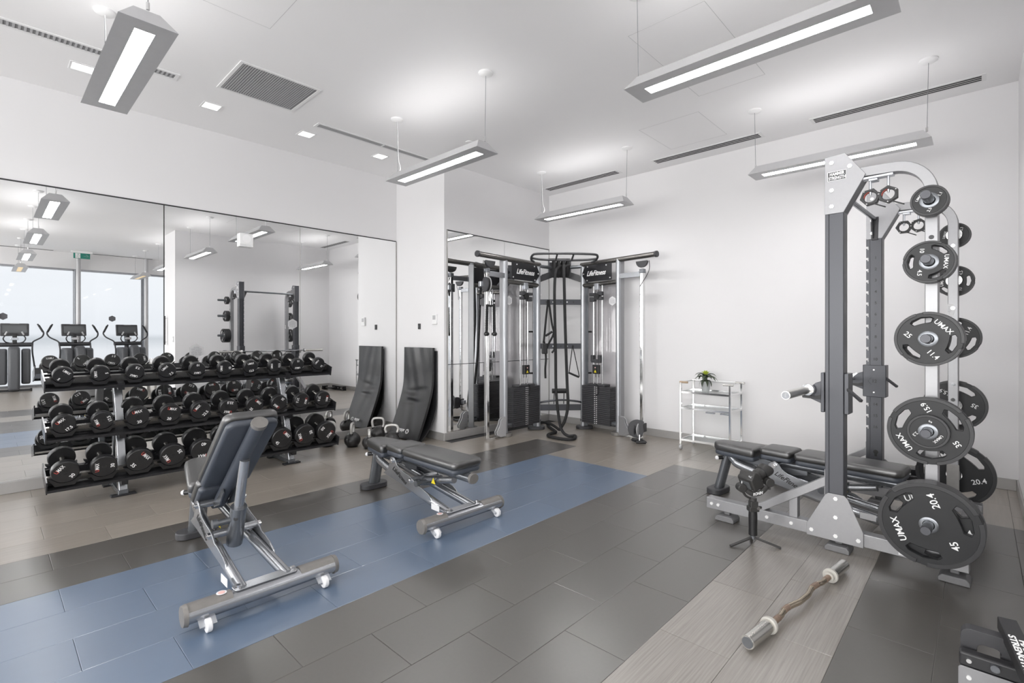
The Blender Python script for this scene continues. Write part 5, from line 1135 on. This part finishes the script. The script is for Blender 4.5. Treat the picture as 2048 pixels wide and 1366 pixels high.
def leaf(az, el, L_, w_, z0, mt, name, droop=.5):
    g = G(); N = 6; rows_ = []
    ca, sa = math.cos(az), math.sin(az)
    for i in range(N+1):
        t_ = i/N; rr = L_*t_*math.cos(el-droop*t_*t_); z = z0+L_*t_*math.sin(el-droop*t_*t_*1.2); ww = w_*math.sin(PI*min(1, .15+.85*t_))**.8*(1 if i < N else 0)+.0005
        c = V((ca*rr, sa*rr, z)); s_ = V((-sa, ca, 0))*ww; k = V((0, 0, ww*.35))
        rows_.append((g.v(c-s_+k), g.v(c), g.v(c+s_+k)))
    for a, b in zip(rows_, rows_[1:]): g.b.faces.new((a[0], a[1], b[1], b[0])); g.b.faces.new((a[1], a[2], b[2], b[1]))
    o = g.mk(name, mt, pl_, smooth=True, hard=80); m_ = o.modifiers.new('t', 'SOLIDIFY'); m_.thickness = .0012
for k in range(11): leaf(k*2*PI/11+.3, R(30+20*(k % 2)), .135, .024, .150+.006*(k % 3), 'leaf_dark', 'leaf', .62)
for k in range(7): leaf(k*2*PI/7, R(2), .095, .017, .13, 'leaf_dark', 'leaf', .8)
for k in range(10): leaf(k*2*PI/10, R(58), .075, .014, .175, 'leaf_lime', 'young_leaf', .15)
for k in range(6): leaf(k*2*PI/6+.4, R(76), .07, .012, .18, 'leaf_lime', 'young_leaf', .1)
# ================================================================ ELLIPTICALS (seen in the mirror, standing by the windows)
def elliptical():
    t = thing('elliptical_trainer', '', 'exercise machine')     # faces +x (the window); seen from behind its pedals? console toward -x side users
    # local: x forward (to window is +x), mirror viewer sees the -x side
    G().bar((.0, -.30, .03), (.0, .30, .03), .06, .05).mk('front_foot', 'black_plastic', t, bev=.01); G().bar((1.25-1.25-.02, 0, .05), (.75, 0, .06), .10, .07).mk('base_rail', 'stack_grey', t, bev=.01)
    for s_ in (-.29, .29): G().cyl((0, s_-.02, .035), (0, s_+.02, .035), .035, n=16).mk('foot_wheel', 'black_plastic', t, smooth=True)
    sp_ = [(.0, .03), (.0, .50), (.03, .80), (.10, 1.02), (.17, 1.055), (.28, 1.03), (.34, .8), (.36, .03)]
    g = G(); g.prism(sp_, .20, (-.10, .10, 0), (1, 0, 0), (0, 0, 1)); g.mk('centre_shroud', 'console_grey', t, bev=.05, seg=4, smooth=True)
    G().bx(-.03, .0, -.07, .07, .84, .85).mk('shroud_trim', 'chrome', t, bev=.002)
    for s_ in (-1, 1):
        g = G(); g.prism([(.10, .16), (.06, .5), (.08, .95), (.12, 1.0), (.44, 1.0), (.50, .95), (.52, .16)], .16, (.0, s_*.20+.08, 0), (1, 0, 0), (0, 0, 1)); g.mk('side_shroud', 'console_grey', t, bev=.04, seg=4, smooth=True)
        G().prism(rrect(.34, .15, .05), .05, (.60, s_*.20, .35), (1, 0, 0), (0, 1, 0)).mk('pedal', 'black_plastic', t, bev=.01)
        G().tube(smooth_pts([(.25, s_*.36, .35), (.32, s_*.34, .62), (.38, s_*.31, .9), (.45, s_*.31, 1.09), (.50, s_*.33, 1.17), (.55, s_*.47, 1.27), (.60, s_*.51, 1.37), (.60, s_*.475, 1.45), (.62, s_*.42, 1.56), (.63, s_*.40, 1.60)], 6), .017, 12).mk('moving_arm', 'stack_grey', t, smooth=True)
        G().tube([(.60, s_*.50, 1.40), (.62, s_*.42, 1.57)], .023, 12).mk('arm_grip', 'black_plastic', t, smooth=True)
        G().tube(smooth_pts([(.50, s_*.06, 1.13), (.44, s_*.15, 1.16), (.40, s_*.19, 1.24), (.40, s_*.16, 1.31), (.40, s_*.13, 1.34)], 5), .013, 10).mk('fixed_grip', 'stack_grey', t, smooth=True)
        G().tube([(.40, s_*.16, 1.33), (.40, s_*.125, 1.41)], .018, 10).mk('sensor_pad', 'vent_grey', t, smooth=True)
    G().tube([(.52, 0, .05), (.56, 0, 1.14)], [.06, .05], 14).mk('mast', 'stack_grey', t, smooth=True)
    G().cyl((.48, -.31, 1.095), (.48, .31, 1.095), .052, n=20).mk('cross_tube', 'stack_grey', t, smooth=True)
    G().bar((.50, 0, 1.10), (.56, 0, 1.34), .17, .08, (0, 1, 0)).mk('console_neck', 'black_plastic', t, bev=.02)
    G().prism(rrect(.14, .06, .025), .02, (.455, 0, 1.235), (0, -1, 0), (0, 0, 1)).mk('cup_ring', 'chrome', t, bev=.004)
    cs = G().box((.55, 0, 1.455), (.05, .50, .31), rot=Matrix.Rotation(R(8), 3, 'Y')).mk('console', 'stack_grey', t, bev=.02, seg=3)
    G().box((.521, 0, 1.47), (.004, .42, .18), rot=Matrix.Rotation(R(8), 3, 'Y')).mk('screen', 'screen', cs)
    G().box((.525, 0, 1.60), (.006, .16, .006), rot=Matrix.Rotation(R(8), 3, 'Y')).mk('console_trim', 'chrome', cs)
    return t
el = elliptical(); el['group'] = 'elliptical trainers by the windows'
el.location = (4.55, .46, 0); el.rotation_euler = (0, 0, R(3)); el['label'] = 'elliptical trainer at the left edge of the mirror view, nearest to it'
dup(el, (4.62, 1.66, 0), R(-9), 'middle of the three elliptical trainers in the mirror, before the first post')
dup(el, (4.66, 2.78, 0), R(-11), 'elliptical trainer farthest right in the mirror, beside the steel bin')
# bin by the wall end
bn = thing('waste_bin', 'round brushed steel bin at the end of the right wall, seen in the mirror', 'bin', (1.25, 2.42, 0))
G().cyl((0, 0, 0), (0, 0, .76), .165, n=32).mk('body', 'satin_chrome', bn, smooth=True)
G().lathe([(.172, .74), (.172, .80), (.165, .815), (.11, .815), (.10, .80)], n=32, cap=False).lathe([(.16, .742), (.172, .742)], n=32, cap=False).mk('rim', 'chrome', bn, smooth=True)
G().lathe([(.10, .795), (.001, .795)], n=24, cap=False).mk('opening', 'text_black', bn)
# bench seat / black equipment on the floor in the back right corner
fs = thing('step_frame', 'low black steel exercise frame on the floor in the back right corner', 'exercise equipment', (-.62, 5.72, 0))
G().bx(-.26, .25, .10, .20, .0, .105).mk('box_frame', 'shelf_black', fs, bev=.006); G().bx(.02, .10, -.02, .10, .03, .075).bx(.0, .45, -.03, .03, .03, .07).mk('arm', 'shelf_black', fs, bev=.005); G().bx(.38, .46, -.06, .06, .0, .09).mk('end_block', 'black_plastic', fs, bev=.005)
for x in (-.2, -.05, .15): G().bx(x-.01, x+.01, .095, .10, .05, .07).mk('rivet', 'bolt_white', fs)
# ================================================================ FLOOR MACHINE AT THE LOWER RIGHT
fm = thing('floor_machine', 'low grey steel machine base with black arch and lettered plate at lower right', 'exercise machine', (.18, 2.45, 0))
FO = (.18, 2.45, 0)
def fg(): return G(FO)
sp1 = fg().prism(rrect(.62, .10, .012), .006, (.25, 2.515, .05), (1, 0, 0), (0, 0, 1)).mk('side_plate', 'rack_silver', fm, bev=.002, seg=1)
fg().bx(-.058, .56, 2.515, 2.56, .098, .150).mk('dark_channel', 'plate_ring', fm, bev=.008, seg=3)
for x, z in ((-.03, .065), (.10, .03), (.30, .065)): fg().cyl((x, 2.509, z), (x, 2.503, z), .0075, n=12).mk('bolt', 'bolt_white', sp1)
fg().cyl((-.03, 2.516, .125), (-.03, 2.508, .125), .008, n=12).mk('bolt', 'chrome', fm, smooth=True)
fg().cyl((.04, 2.518, .13), (.04, 2.50, .13), .013, n=16).mk('knob', 'frame_grey', fm, smooth=True)
arch_o = [(-.055, .0), (-.055, .17)]+arc(-.025, .185, .030, 180, 90, 5)+arc(.075, .185, .030, 90, 0, 5)+[(.105, 0), (.055, 0), (.055, .15)]+arc(.04, .15, .018, 0, 90, 4)+arc(.01, .15, .018, 90, 180, 4)+[(-.008, .0)]
fg().prism([(a, b) for a, b in arch_o], .05, (.0, 2.63, 0), (1, 0, 0), (0, 0, 1)).mk('arch', 'stack_grey', fm, bev=.008, seg=3)
fg().cyl((-.02, 2.60, .08), (.10, 2.60, .08), .035, n=20).mk('roller', 'black_plastic', fm, smooth=True)
fg().bx(-.05, .55, 2.565, 2.66, .0, .05).mk('base_tray', 'stack_grey', fm, bev=.006)
P0, P1 = V((.075, 2.68, .232)), V((.135, 2.30, .205)); d = (P1-P0).normalized(); sd2 = V((-d.y, d.x, 0))
fg().bar(P0, P1, .055, .05).mk('label_beam', 'plate_ring', fm, bev=.004); fg().bar(P1+V((.0, .02, -.02)), V((.15, 2.32, .0)), .05, .05, (1, 0, 0)).mk('beam_support', 'stack_grey', fm, bev=.004)
o_ = P0+(P1-P0)*.60+V((0, 0, .0262)); up2 = sd2.cross(d)
fg().bar(P0+(P1-P0)*.20+V((0, 0, .0255)), P0+(P1-P0)*.90+V((0, 0, .0255)), .048, .001).mk('label_plate', 'plate_ring', fm)
fg().text('HAMMER\nSTRENGTH', .044, o_, d, sd2, .0006, 0, .03, width=.21).mk('lettering', 'text_white', fm)
